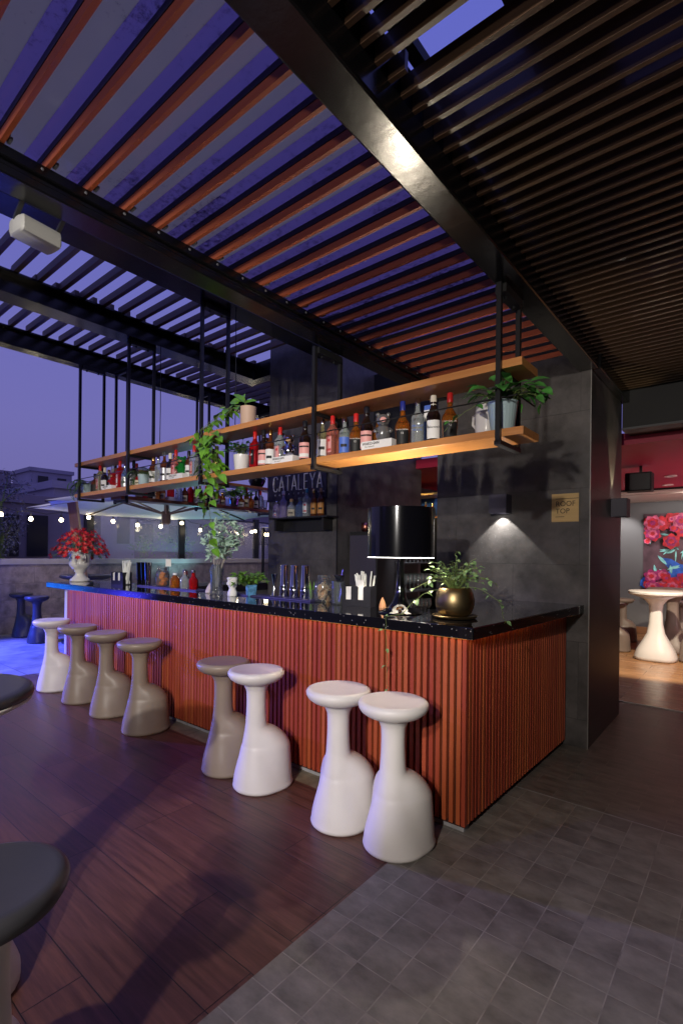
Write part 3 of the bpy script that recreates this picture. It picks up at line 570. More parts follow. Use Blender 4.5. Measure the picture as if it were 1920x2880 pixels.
SHAPE = dict(round=(.036, .58, 2, .013), square=(.033, .62, 6, .013), rum=(.039, .57, 2, .015), whisky=(.043, .50, 2, .014), slim=(.031, .60, 2, .012), squat=(.046, .52, 2, .016), tall=(.029, .70, 2, .012))
LROT = -1.05
def bottle(x, y, z, h, shape, glass, cap, lab, label, group, lrot=LROT, word=None, par=True, name='bottle'):
    r, hb, sq, rn = SHAPE[shape]; k = h/.30; r *= (.8+.2*k)*1.12
    t = thing(name, label, 'bottle', (x, y, z), random.uniform(-.15, .15) if sq > 2 else 0, group)
    b = hb*h
    if shape == 'whisky': pr = [(r*.80, 0), (r*.86, .006), (r*.90, b*.3), (r, b*.85), (r*.95, b*1.02), (r*.62, b*1.22), (rn*1.25, b*1.36), (rn*1.1, b*1.5), (rn*1.1, h*.86)]
    elif shape == 'rum': pr = [(r*.94, 0), (r, .007), (r, b), (r*.86, b+.016), (rn*1.35, b+.05), (rn*1.2, h*.80), (rn*1.35, h*.82), (rn*1.3, h*.86)]
    else: pr = [(r*.93, 0), (r, .007), (r, b), (r*.92, b+.014), (r*.55, b+.034), (rn*1.1, b+.048), (rn, h*.86)]
    MB().lathe(pr, seg=28, sq=sq, rot=pi/28 if sq > 2 else 0).build('glass', GL[glass], t, sharp=50)
    ct = h; cb = h*(.80 if cap in ('red', 'blue', 'cream', 'black') else .86); rc = rn*1.28
    MB().lathe([(rc, cb), (rc*1.02, cb+.004), (rc, ct-.004), (rc*.85, ct)], seg=18).build('cap', CP[cap], t, sharp=50)
    if lab:
        if sq > 2:
            for s_ in (0,): MB().box(-r*.74, -r*1.022, b*.22, r*.74, -r*1.004, b*.82).build('paper_label', LB[lab], t)
        else:
            rr = r*1.02
            if shape == 'whisky': pz = [(rr*.885, b*.15), (rr*.92, b*.35), (rr*.97, b*.62), (rr*.985, b*.74)]
            else: pz = [(rr, b*.16), (rr, b*.82)]
            MB().lathe(pz, cap=False, seg=12, a0=lrot-1.0, a1=lrot+1.0).build('paper_label', LB[lab], t)
        if shape == 'rum' and lab == 'pink':
            MB().lathe([(r*1.035, b*.22), (r*1.035, b*.36)], seg=12, cap=False, a0=lrot-.9, a1=lrot+.9).build('label_band', LB['white'], t); MB().lathe([(r*1.035, b*.62), (r*1.035, b*.68)], seg=12, cap=False, a0=lrot-.9, a1=lrot+.9).build('label_band', LB['black'], t)
        elif sq > 2: MB().box(-r*.66, -r*1.03, b*.28, r*.66, -r*1.023, b*.36).box(-r*.4, -r*1.03, b*.62, r*.4, -r*1.023, b*.72).build('label_print', LB['red' if lab in ('pink', 'white') else 'black'], t)
        elif not word and lab not in ('black',): MB().lathe([(rr*1.012, b*.40), (rr*1.012, b*.52)], seg=10, cap=False, a0=lrot-.55, a1=lrot+.55).build('label_print', LB['black'], t)
        if word:
            for i, (wd, sz, zz) in enumerate(word):
                rr = r*(1.05 if sq == 2 else 1.07); a = lrot if sq == 2 else -pi/2
                q = text('lettering', wd, sz, 'ink' if lab not in ('black',) else 'paper', t, (rr*cos(a), rr*sin(a), zz), (pi/2, 0, a+pi/2), .0006)
    return t
GB = 'bottles on the front hanging shelf'; Z1 = 2.172
def B(x, h, shape, glass, cap, lab, label, y=2.72, word=None): return bottle(x, y, Z1, h, shape, glass, cap, lab, label, GB, word=word)
B(-5.965, .23, 'squat', 'brown', 'black', 'black', 'squat brown bottle touching the pot of the leftmost fern')
B(-5.85, .315, 'square', 'pale', 'red', 'pink', 'pale square bottle with red cap, just right of the leftmost fern')
B(-5.735, .28, 'round', 'dark', 'cream', 'white', 'dark bottle with cream cap left of the small red figurine')
B(-5.63, .30, 'round', 'clear', 'clear', None, 'unlabelled clear bottle behind the small red figurine', y=2.76)
B(-5.385, .32, 'square', 'red', 'red', 'white', 'deep red square bottle right of the small red figurine')
B(-5.27, .27, 'round', 'blueg', 'silver', 'silver', 'bluish clear bottle beside the second hanger rod from the left')
B(-5.09, .29, 'round', 'dark', 'black', 'white', 'dark bottle with a big white label between rod and second fern')
B(-4.97, .16, 'squat', 'red', 'gold', 'cream', 'small squat red bottle left of the second fern pot')
B(-4.70, .285, 'rum', 'brown', 'gold', 'white', 'brown bottle with gold cap right of the second fern pot')
B(-4.61, .28, 'slim', 'clear', 'silver', None, 'slim clear bottle with silver cap right of a gold-capped brown bottle')
B(-4.50, .31, 'round', 'brown', 'clear', 'silver', 'reddish-brown bottle with clear stopper left of a cream-capped dark one')
B(-4.395, .285, 'round', 'dark', 'cream', 'white', 'dark bottle with cream cap left of the pink bottle by the green figurine')
B(-4.30, .305, 'square', 'pink', 'red', 'pink', 'pink square bottle with red cap directly left of the green figurine')
B(-4.085, .27, 'slim', 'brown', 'black', 'white', 'slim brown bottle directly right of the green figurine')
B(-4.00, .31, 'square', 'clear', 'red', 'pink', 'clear square bottle with red cap left of the middle hanger rod')
B(-3.765, .30, 'round', 'clear', 'silver', 'white', 'clear bottle with silver cap right of the middle hanger rod')
B(-3.665, .26, 'whisky', 'gold', 'gold', None, 'shiny gold bottle at the left of the trailing pothos')
B(-3.16, .315, 'square', 'red', 'red', 'black', 'bright red square bottle right of the white ribbed pot', word=[('24', .024, .12)])
B(-3.055, .31, 'rum', 'dark', 'black', 'pink', 'dark rum bottle with black cap right of the bright red bottle')
B(-2.975, .30, 'round', 'brown', 'gold', 'white', 'brown bottle with tall gold cap left of a clear red-capped bottle')
B(-2.865, .305, 'square', 'clear', 'red', 'pink', 'clear square bottle with red cap left of the larger silver figurine box')
B(-2.60, .31, 'rum', 'dark', 'black', 'pink', 'dark rum bottle with black cap just left of the fourth hanger rod')
B(-2.515, .22, 'squat', 'dark', 'black', 'blue', 'short dark bottle squeezed against the fourth hanger rod', y=2.78)
B(-2.425, .305, 'round', 'pale', 'silver', 'white', 'pale green-tinted bottle just right of the fourth hanger rod')
B(-2.33, .305, 'square', 'pink', 'red', 'pink', 'pink square bottle with red cap between two clear bottles')
B(-2.22, .28, 'round', 'clear', 'silver', 'blue', 'clear bottle with blue label between the pink bottle and an amber one')
B(-2.12, .285, 'whisky', 'amber', 'red', 'black', 'smaller amber whisky bottle with red cap left of the dark rum bottle', word=[('CHIVAS REGAL', .0105, .105), ('12', .017, .085)])
B(-2.03, .315, 'rum', 'dark', 'black', 'pink', 'dark rum bottle with black cap left of the grey figurine')
B(-1.745, .30, 'whisky', 'amber', 'blue', 'black', 'amber whisky bottle with dark blue cap right of the grey figurine', word=[('CHIVAS REGAL', .0115, .11), ('12', .018, .088)])
B(-1.635, .30, 'round', 'clear', 'silver', None, 'tall clear bottle with blue lettering right of the blue-capped whisky')
B(-1.525, .295, 'rum', 'dark', 'cream', 'white', 'black square-shouldered bottle with cream cap and white script label', word=[("Ballantine's", .017, .095)])
B(-1.415, .29, 'whisky', 'amber', 'red', 'black', 'amber whisky bottle with red cap nearest to the white jug and ivy', word=[('CHIVAS REGAL', .0115, .11), ('12', .018, .088)])
o = bpy.data.objects
for x, h, sp, g_, c_, l in ((-5.80, .27, 'round', 'amber', 'gold', 'amber bottle half hidden behind the leftmost red-capped bottle'), (-5.18, .28, 'round', 'brown', 'red', 'brown red-capped bottle in the back row by the second rod'), (-4.45, .29, 'slim', 'pale', 'gold', 'slim pale bottle in the back row behind the cream-capped one'),
   (-4.05, .29, 'round', 'dark', 'gold', 'dark gold-capped bottle in the back row by the middle rod'), (-3.83, .27, 'whisky', 'amber', 'black', 'amber bottle in the back row right of the middle rod'), (-3.105, .27, 'round', 'amber', 'gold', 'amber bottle in the back row behind the bright red bottle'),
   (-2.92, .28, 'round', 'dark', 'black', 'dark bottle in the back row left of the silver figurine'), (-2.38, .28, 'round', 'brown', 'gold', 'brown bottle in the back row behind the pink one'), (-2.27, .29, 'slim', 'green', 'black', 'green bottle in the back row right of the pink one'), (-1.99, .27, 'round', 'amber', 'gold', 'amber bottle in the back row behind the grey figurine'), (-1.69, .28, 'round', 'brown', 'black', 'brown bottle in the back row behind the lettered clear bottle')):
    B(x, h, sp, g_, c_, None, l, y=2.80)
t = [q for q in o if q.get('label', '').startswith('tall clear bottle with blue')][0]
text('lettering', 'ABSOLUT', .016, 'mblue', t, (.038*cos(LROT), .038*sin(LROT), .12), (pi/2, 0, LROT+pi/2), .0006); text('lettering', 'VODKA', .016, 'mblue', t, (.038*cos(LROT), .038*sin(LROT), .095), (pi/2, 0, LROT+pi/2), .0006)
bx = thing('carton', 'small blue and white carton standing behind the cream-capped bottle', 'box', (-1.60, 2.815, Z1)); MB().box(-.033, -.02, 0, .033, .02, .27).build('card', LB['blue'], bx); MB().box(-.034, -.0215, .17, .034, -.019, .24).build('panel', 'paper', bx)
# ---- figurine bottles on white boxes
def figurine(x, col, label, k=1.0, boxlab=''):
    b = thing('display_box', 'white printed box under the '+boxlab, 'box', (x, 2.675, Z1), radians(2), 'white boxes under the figurine bottles')
    MB().box(-.125*k, -.05, 0, .125*k, .05, .062*k).build('card', 'paper', b, .002)
    text('lettering', 'WAKO-SAN', .026*k, 'ink', b, (-.045*k, -.0508, .043*k), (pi/2, 0, 0), .0004, bold=.0004); text('lettering', 'Fire runner 8', .014*k, 'ink', b, (-.055*k, -.0508, .022*k), (pi/2, 0, 0), .0004)
    f = thing('figurine_bottle', label, 'bottle', (x+.01, 2.69, Z1+.063*k), radians(35), 'bear-shaped figurine bottles')
    mm = GL[col] if col in GL else MT[col]
    mb = MB(); mb.lathe([(.018, 0), (.036, .006), (.050, .03), (.054, .055), (.048, .085), (.036, .105), (.033, .112), (.042, .125), (.050, .145), (.048, .165), (.036, .182), (.016, .190), (.0001, .192)], seg=28); mb.v = [(a*k, b_*k, c*k) for a, b_, c in mb.v]; mb.build('body', mm, f, sharp=0)
    for s_ in (-1, 1):
        mb = MB(); mb.lathe([(.0001, 0), (.013, .004), (.017, .014), (.013, .026), (.0001, .030)], c=(s_*.036, 0, .172), seg=14); mb.v = [(a*k, b_*k, c*k) for a, b_, c in mb.v]; mb.build('ear', mm, f, sharp=0)
        mb = MB(); mb.tube([(s_*.046, -.004, .09), (s_*.060, -.028, .066), (s_*.045, -.050, .058)], .013, 8, .011); mb.v = [(a*k, b_*k, c*k) for a, b_, c in mb.v]; mb.build('arm', mm, f, sharp=0)
    mb = MB(); mb.lathe([(.0001, 0), (.020, .004), (.023, .014), (.018, .02), (.0001, .023)], seg=18); mb.v = [(a*k, -.052*k-c*k*.5, (.14+b_*.8)*k) for a, b_, c in mb.v]; mb.build('muzzle', CP['cork'] if col != 'grey' else LB['pink'], f, sharp=0)
MT['grey'] = mat('grey_glazed_figurine', (.22, .22, .22), .18, .5)
figurine(-5.49, 'red', 'small red bear-shaped bottle at the left of the front shelf', .75, 'small red figurine')
figurine(-4.165, 'green', 'green bear-shaped bottle on the front shelf', .85, 'green figurine')
figurine(-2.745, 'silver', 'silver bear-shaped bottle left of the fourth hanger rod', .85, 'silver figurine')
figurine(-1.885, 'grey', 'grey bear-shaped bottle with pink muzzle between amber whiskies', .92, 'grey figurine with pink muzzle')

# ---- rear shelf bottles
G2 = 'bottles on the rear hanging shelf'
rear = [(3.214, .20, 'squat', 'brown', 'black', 'cream', 'leftmost squat brown bottle on the rear shelf'), (3.27, .17, 'squat', 'red', 'gold', None, 'small dark red bottle second from left on the rear shelf'),
 (3.345, .21, 'square', 'dark', 'black', 'cream', 'short black bottle with cream label on the rear shelf'), (3.40, .2, 'slim', 'pale', 'gold', None, 'slim pale bottle right of the short black one on the rear shelf'),
 (3.455, .22, 'square', 'amber', 'cork', None, 'square amber bottle with cork on the rear shelf'), (3.52, .24, 'whisky', 'amber', 'gold', 'cream', 'rounded amber bottle with gold cap on the rear shelf'),
 (3.64, .20, 'squat', 'red', 'silver', None, 'round red bottle on a white box on the rear shelf'), (3.763, .26, 'square', 'clear', 'silver', 'silver', 'tall clear square bottle right of the round red one'),
 (3.849, .25, 'whisky', 'brown', 'black', 'cream', 'brown bottle with oval cream label on the rear shelf'), (3.936, .27, 'square', 'red', 'red', None, 'tall red square bottle left of a rear hanger rod'),
 (4.008, .27, 'slim', 'pale', 'gold', 'cream', 'slim pale yellow bottle right of the tall red one'), (4.085, .28, 'rum', 'dark', 'cream', 'white', 'black bottle with cream cap beside a rear hanger rod'),
 (4.185, .26, 'round', 'amber', 'red', 'cream', 'amber bottle with red cap right of a rear hanger rod'), (4.291, .29, 'round', 'dark', 'black', 'cream', 'dark green-black bottle on the rear shelf left of two amber ones'),
 (4.375, .27, 'whisky', 'amber', 'red', 'white', 'rounded amber bottle with red neck left of the silver pot'), (4.46, .20, 'squat', 'amber', 'gold', 'cream', 'short orange bottle touching the silver pot'),
 (4.80, .20, 'squat', 'amber', 'cork', 'white', 'squat amber bottle just right of the silver pot'), (4.90, .30, 'round', 'amber', 'red', 'cream', 'tall amber bottle with red cap right of the silver pot'),
 (4.985, .25, 'whisky', 'amber', 'black', None, 'unlabelled amber bottle near the sign wall end of the rear shelf'), (5.085, .28, 'round', 'dark', 'black', 'white', 'black bottle near the sign wall end of the rear shelf'),
 (5.175, .29, 'square', 'clear', 'red', 'white', 'clear bottle with red cap last but one before the sign wall')]
for y, h, sp, g_, c, lb, l in rear:
    bottle(-5.87, y, 2.155+(.05 if 'round red bottle on' in l else 0), h, sp, g_, c, lb, l, G2, lrot=-.72)
bx = thing('display_box', 'white box under the round red bottle on the rear shelf', 'box', (-5.86, 3.64, 2.155)); MB().box(-.06, -.07, 0, .06, .07, .05).build('card', 'paper', bx, .002)
t = thing('tumbler', 'empty clear glass tumbler at the sign wall end of the rear shelf', 'glass', (-5.87, 5.27, 2.155)); MB().lathe([(.026, 0), (.040, .16), (.037, .16), (.024, .006), (.0001, .006)], seg=24).build('bowl', 'glassw', t)
# ---- wall shelf bottles
G3 = 'bottles on the wall shelf under the sign'
for x, h, sp, g_, c, lb, l in ((-4.31, .20, 'square', 'violet', 'silver', 'white', 'leftmost small bottle on the wall shelf, with white label'), (-4.20, .31, 'round', 'violet', 'white', None, 'tall lavender bottle second from left on the wall shelf'),
   (-4.07, .21, 'squat', 'clear', 'cork', 'cream', 'squat bottle with wide cream label on the wall shelf'), (-3.94, .22, 'squat', 'blueg', 'clear', None, 'unlabelled ribbed glass bottle in the middle of the wall shelf'),
   (-3.835, .31, 'square', 'clear', 'teal', 'white', 'bottle with teal cap and white label on the wall shelf'), (-3.73, .30, 'slim', 'brown', 'gold', 'amber', 'bottle with broad gold cap on the wall shelf'), (-3.625, .30, 'round', 'brown', 'cork', 'amber', 'rightmost bottle on the wall shelf, with cork')):
    bottle(x, 4.05, 1.902, h, sp, g_, c, lb, l, G3)
# ---- behind the passage gap: back-bar shelf
bb = thing('back_bar_shelf', 'back-bar shelf with lit gold edge seen through the narrow gap', 'shelf', (-4.0, 7.2, 0))
MB().box(-.6, -.2, 2.07, .5, .25, 2.10).build('board', 'shelf', bb); MB().box(-.6, -.2, 2.44, .5, .25, 2.47).build('board', 'plaque', bb); MB().box(-.6, .26, 0, .5, .3, 2.44).build('back_panel', 'mblue', bb); MB().box(-.6, -.2, 0, .5, .25, 2.06).build('cabinet', 'matte', bb)
for x, g_, l, sp in ((-4.21, 'dark', 'dark bottle seen through the gap behind the lamp, leftmost', 'rum'), (-4.10, 'amber', 'amber bottle with dark cap seen through the gap, middle', 'whisky'), (-3.98, 'gold', 'gold bottle seen through the gap, rightmost', 'squat')):
    bottle(x, 7.1, 2.10, .25 if g_ != 'gold' else .22, sp, g_, 'black' if g_ != 'gold' else 'gold', 'cream' if g_ == 'dark' else None, l, 'bottles seen through the gap')

# ================================================================== SIGNS
sg = thing('bar_sign', 'black panel sign with steel letters CATALEYA ROOFTOP BAR on the stone wall', 'sign', (-4.09, 4.15, 2.26))
MB().box(-.47, -.022, -.15, .47, -.001, .20).build('panel', 'neonsign', sg, .002)
def glyph(strokes, w_, x0, h=.17, z0=.0):
    mb = MB()
    for st in strokes:
        for a, b_ in zip(st[:-1], st[1:]): mb.bar((x0+a[0]*w_, -.028, z0+a[1]*h), (x0+b_[0]*w_, -.028, z0+b_[1]*h), .0085, .0085)
    return mb
Cc = [(.95, .80), (.88, .93), (.70, 1), (.35, 1), (.12, .90), (.04, .72), (.04, .28), (.12, .10), (.35, 0), (.70, 0), (.88, .07), (.95, .20)]
AL = {'C': [Cc], 'A': [[(0, 0), (.5, 1), (1, 0)], [(.22, .28), (.78, .28)]], 'T': [[(0, 1), (1, 1)], [(.5, 1), (.5, 0)]], 'L': [[(.1, 1), (.1, 0), (.9, 0)]], 'E': [[(.9, 1), (.1, 1), (.1, 0), (.9, 0)], [(.1, .5), (.8, .5)]], 'Y': [[(0, 1), (.5, .48), (1, 1)], [(.5, .48), (.5, 0)]]}
xx = -.36
for ch, w_ in zip('CATALEYA', (.075, .078, .078, .078, .062, .07, .08, .078)):
    o_ = glyph(AL[ch], w_, xx, .172, -.035).build('letter', 'letter', sg); xx += w_+.0255
for i, ch in enumerate('ROOFTOP BAR'):
    if ch != ' ': text('letter', ch, .028, 'letter', sg, (-.33+i*.0765, -.024, -.078), (pi/2, 0, 0), .001)
pl = thing('plaque', 'square brass plaque reading ROOF TOP on the near pillar', 'sign', (-1.182, 4.236, 1.885))
MB().box(-.102, -.006, -.112, .102, .003, .112).build('plate', 'plaque', pl)
text('lettering', 'ROOF', .058, 'ink', pl, (-.072, -.0068, .030), (pi/2, 0, 0), .0006, 'LEFT', .95); text('lettering', 'TOP', .058, 'ink', pl, (-.072, -.0068, -.028), (pi/2, 0, 0), .0006, 'LEFT', .95)
MB().box(-.072, -.0085, .070, .102, -.0062, .074).build('rule', 'ink', pl); MB().box(-.072, -.0085, -.074, -.005, -.0062, -.070).build('rule', 'ink', pl)
mu = thing('mural_print', 'large floral print of crimson blooms and dark blue leaves on the indoor wall', 'mural', (-.2, 11.28, 1.52))
MB().box(-1.5, 0, -.81, 1.5, .016, .81).build('canvas', 'mural', mu)
rr = random.Random(5); fl = {k: MB() for k in ('mred', 'mpink', 'mplum', 'mblue', 'mteal')}
def flat_leaf(mb, x, z, a, L_, W_, d):
    pts = [(0, 0), (.25, .4), (.55, .5), (.85, .25), (1, 0), (.85, -.25), (.55, -.5), (.25, -.4)]
    mb.add([(x+cos(a)*u*L_-sin(a)*v*W_, -d, z+sin(a)*u*L_+cos(a)*v*W_) for u, v in pts], [tuple(range(8))])
dd = .002
for i in range(26): dd += .0002; flat_leaf(fl['mblue'], rr.uniform(-1.4, -.3) if i < 18 else rr.uniform(-.3, 1.3), rr.uniform(-.75, .2), rr.uniform(0, 6), rr.uniform(.25, .5), rr.uniform(.12, .3), dd)
for i in range(110): dd += .0002; x = rr.uniform(-1.4, -.4) if i < 70 else rr.uniform(-.4, 1.3); flat_leaf(fl['mteal'], x, rr.uniform(-.78, -.15) if i % 3 else rr.uniform(0, .4), rr.uniform(0, 6), rr.uniform(.1, .24), rr.uniform(.02, .06), dd)
for i in range(84):
    x = rr.uniform(-1.46, -.4) if i < 58 else rr.uniform(-.4, 1.4); z = rr.choice((rr.uniform(.22, .76), rr.uniform(.22, .76), rr.uniform(-.78, -.35))); q = rr.uniform(.07, .19); q = min(q, 1.49-abs(x)); order = rr.sample(['mred', 'mplum', 'mpink', 'mred'], 3)
    for lay, (kk, sc_) in enumerate(zip(order, (1, .66, .34))):
        for p_ in range(6): dd += .0001; flat_leaf(fl[kk], x, z, p_*1.047+i+lay*.5, q*sc_, q*sc_*.95, dd)
for k_, nm in (('mred', 'red_blooms'), ('mpink', 'pink_blooms'), ('mplum', 'plum_blooms'), ('mblue', 'blue_leaves'), ('mteal', 'teal_leaves')):
    fl[k_].v = [(a, b_, max(-.805, min(.805, c))) for a, b_, c in fl[k_].v]; q_ = fl[k_].build(nm, k_, mu); q_['kind'] = 'stuff'

# ================================================================== WALL SCONCES
def sconce(loc, rz, l):
    t = thing('wall_sconce', l, 'wall light', loc, rz)
    mb = MB(); mb.box(-.075, -.125, -.08, .075, -.117, .08).box(-.075, -.117, -.08, -.068, 0, .08).box(.068, -.117, -.08, .075, 0, .08).box(-.068, -.008, -.08, .068, 0, .08); mb.build('housing', 'sconce', t, .001)
    MB().box(-.067, -.116, .0, .067, -.009, .012).build('baffle', 'matte', t)
    return t
t = sconce((-1.69, 4.238, 1.935), 0, 'square graphite sconce throwing a cone of light down the near pillar')
MB().box(-.02, -.075, -.055, .02, -.035, -.045).build('lens', 'led_white', t)
spot('sconce_beam', (-1.69, 4.178, 1.875), (-1.69, 4.205, 1.2), 26, (1, .97, .88), 92, .12, .012)
t = sconce((-.998, 5.02, 1.93), pi/2, 'square graphite sconce on the shaded side of the pillar, glowing upward')
MB().box(-.02, -.075, .045, .02, -.035, .055).build('lens', 'led_white', t)
spot('sconce_beam_up', (-.94, 4.99, 1.99), (-.985, 4.99, 2.8), 26, (1, .92, .55), 46, .5, .012)
# ================================================================== PLANTS
rg = random.Random(11)
def vine_path(p0, p1, sag=.05, n=14, jit=.012):
    p0, p1 = Vector(p0), Vector(p1); out = []
    for i in range(n+1):
        t = i/n; p = p0.lerp(p1, t)+Vector((rg.uniform(-jit, jit), rg.uniform(-jit, jit), -sag*sin(pi*t))); out.append(p)
    return out
def leafy_path(ml, ms, path, every, L_, W_, r=.0018, kind=1, droop=.35, spread=1):
    ms.tube(path, r, 5); d = 0
    for a, b_ in zip(path[:-1], path[1:]):
        d += (b_-a).length
        while d > every:
            d -= every; an = rg.uniform(0, 2*pi); dr = Vector((cos(an)*spread, sin(an)*spread, rg.uniform(-.6, .35))); k = rg.uniform(.65, 1.15)
            st = b_+dr.normalized()*L_*.25; ms.tube([b_, st], r*.7, 4)
            ml.leaf(st, dr+Vector((0, 0, -.25)), (rg.uniform(-.4, .4), -.5, 1), L_*k, W_*k, droop, kind)
def pot_mesh(prof, mat_, t, rib=None, soil=None):
    MB().lathe(prof, seg=72 if rib else 36, rib=rib).build('pot', mat_, t, sharp=60)
    if soil: MB().lathe([(.0001, soil[1]), (soil[0], soil[1])], seg=24).build('soil', 'soil', t)
def tuft(ml, ms, c, R_, H, n, L_, W_, kind=1, up=.7, droop=.3):
    for i in range(n):
        a = rg.uniform(0, 2*pi); rr_ = R_*sqrt(rg.random()); tip = Vector((c[0]+cos(a)*rr_, c[1]+sin(a)*rr_, c[2]+H*rg.uniform(.35, 1)*(1-.35*(rr_/R_)**2)))
        base = Vector((c[0]+cos(a)*rr_*.15, c[1]+sin(a)*rr_*.15, c[2]))
        mid = base.lerp(tip, .55)+Vector((0, 0, H*.15)); ms.tube([base, mid, tip], .0014, 4)
        d = Vector((cos(a), sin(a), rg.uniform(-.3, up)))
        ml.leaf(tip, d, (rg.uniform(-.5, .5), rg.uniform(-.8, .1), 1), L_*rg.uniform(.7, 1.2), W_*rg.uniform(.7, 1.2), droop, kind)
        if n > 30: ml.leaf(mid, -d+Vector((0, 0, .4)), (rg.uniform(-.5, .5), -.3, 1), L_*.8, W_*.8, droop, kind)
def frond(ml, ms, c, a, L_, elev, w_=.035, n=17):
    pts = []; p = Vector(c); e_ = elev; step = L_/n
    for i in range(n+1):
        pts.append(p.copy()); p = p+Vector((cos(a)*cos(e_), sin(a)*cos(e_), sin(e_)))*step; e_ -= .10+.02*i*.4
    ms.tube(pts, .0016, 4)
    for i in range(2, n+1):
        f = sin(pi*min(1, (i/n)*.9+.1))**.6; dr = (pts[i]-pts[i-1]).normalized(); sd = dr.cross(Vector((0, 0, 1))).normalized()
        for s_ in (-1, 1): ml.leaf(pts[i], sd*s_+dr*.55, (0, 0, 1), w_*f*1.5, .011, .25, 0)

# front shelf: ferns, ribbed pots, pothos
PC = [(.042, 0), (.045, .004), (.058, .108), (.060, .115), (.056, .115), (.052, .10)]
for x, l, seed in ((-6.13, 'fern in a pale blue pot at the far left end of the front shelf', 1), (-4.853, 'fern in a pale blue pot between the second and third hanger rods', 2)):
    t = thing('potted_fern', l, 'potted plant', (x, 2.70, Z1), 0, 'potted ferns'); pot_mesh(PC, 'blue_pot', t, None, (.052, .10)); ml, ms = MB(), MB()
    rg.seed(seed)
    for i in range(17):
        a = rg.uniform(0, 2*pi); frond(ml, ms, (0, 0, .10), a, rg.uniform(.18, .30), rg.uniform(.5, 1.2))
    for a in (2.9, 3.3, 3.7, 2.6): frond(ml, ms, (0, 0, .10), a, rg.uniform(.28, .36), rg.uniform(.25, .7))
    ml.build('foliage', 'fern', t, sharp=0); ms.build('stems', 'vine', t)
RB = (26, .025)
t = thing('potted_plant', 'white ribbed pot of dark foliage on the front shelf beside the bright red bottle', 'potted plant', (-3.30, 2.70, Z1))
pot_mesh([(.052, 0), (.055, .004), (.067, .135), (.064, .135), (.060, .12)], 'ceramic', t, RB, (.06, .12)); ml, ms = MB(), MB(); tuft(ml, ms, (0, 0, .12), .12, .15, 60, .05, .028); ml.build('foliage', 'leafd', t, sharp=0); ms.build('stems', 'vine', t)
t = thing('potted_ivy', 'broad-leaved ivy in a pale blue ribbed pot at the near end of the front shelf', 'potted plant', (-1.085, 2.70, Z1))
pot_mesh([(.058, 0), (.061, .004), (.080, .160), (.083, .166), (.078, .166), (.073, .15)], 'blue_pot', t, RB, (.073, .15)); ml, ms = MB(), MB(); rg.seed(5); tuft(ml, ms, (0, 0, .15), .17, .15, 46, .085, .055, 1, .4, .4)
for e_ in ((.26, .02, .17), (.22, .10, .22), (.24, -.05, .12), (-.02, -.08, .30)): leafy_path(ml, ms, vine_path((0, 0, .16), e_, -.05, 8, .008), .06, .075, .05)
leafy_path(ml, ms, vine_path((-.05, -.06, .17), (-.30, -.11, .03), -.03, 10, .006), .075, .07, .038)
ml.build('foliage', MT['leafd'] if False else mat('ivy_leaf', (.07, .26, .05), .35, noise=(20, .45)), t, sharp=0); ms.build('stems', 'vine', t)
t = thing('ceramic_jug', 'glossy white rounded jug behind the ivy on the front shelf', 'jug', (-1.215, 2.775, Z1)); MB().lathe([(.045, 0), (.054, .008), (.056, .05), (.056, .16), (.050, .19), (.034, .212), (.0001, .220)], seg=36, sq=2.6).build('body', 'ceramic', t, sharp=0); MB().tube([(-.052, 0, .15), (-.075, 0, .14), (-.078, 0, .09), (-.054, 0, .06)], .008, 8).build('handle', 'ceramic', t)
t = thing('trailing_pothos', 'bright green pothos trailing from a beige pot on top of the front shelf', 'potted plant', (-3.235, 2.71, 2.534))
pot_mesh([(.060, 0), (.063, .004), (.066, .155), (.069, .160), (.064, .160), (.060, .14)], mat('beige_pot', (.60, .42, .30), .5), t, None, (.06, .14)); ml, ms = MB(), MB(); rg.seed(3)
for (x1, z1, yo, nn) in ((-.44, -.38, -.16, 16), (-.36, -.62, -.17, 20), (-.29, -.84, -.17, 26), (-.20, -.52, -.165, 16), (-.47, -.16, -.16, 10), (-.25, -.34, -.17, 12)):
    top_ = Vector((x1*.8, -.09, .06+rg.uniform(0, .07))); pth = vine_path((-.02, 0, .15), top_, -.05, 8, .006)+vine_path(top_, (x1, yo, .0), .0, 4, .006)[1:]
    leafy_path(ml, ms, pth, .085, .085, .062)
    leafy_path(ml, ms, vine_path((x1, yo, 0), (x1+rg.uniform(-.03, .06), yo, z1), 0, nn, .012), .040, .088, .066, droop=.5)
leafy_path(ml, ms, vine_path((-.29, -.17, -.84), (-.27, -.17, -1.0), 0, 4, .006), .05, .085, .07)
for (a, dz) in ((2.8, .17), (3.6, .12), (.6, .08), (4.6, .1)): ml.leaf((-.05*1, 0, .15+dz*.6), (cos(a), sin(a)*.4, .35), (0, -.7, .7), .11, .075, .3, 1); ms.tube([(0, 0, .14), (-.05, 0, .15+dz*.6)], .002, 4)
ml.leaf((-.10, -.02, .21), (-.75, -.1, .35), (0, -.8, .6), .13, .085, .3, 1)
ml.build('foliage', 'leaf', t, sharp=0); ms.build('stems', 'vine', t)
t = thing('potted_plant', 'small silver ribbed pot of green leaves on the rear shelf', 'potted plant', (-5.85, 4.65, 2.155)); pot_mesh([(.050, 0), (.052, .004), (.076, .125), (.072, .125), (.066, .11)], 'chrome', t, RB, (.066, .11)); ml, ms = MB(), MB(); tuft(ml, ms, (0, 0, .11), .24, .2, 70, .10, .06); ml.build('foliage', 'leaf', t, sharp=0); ms.build('stems', 'vine', t)
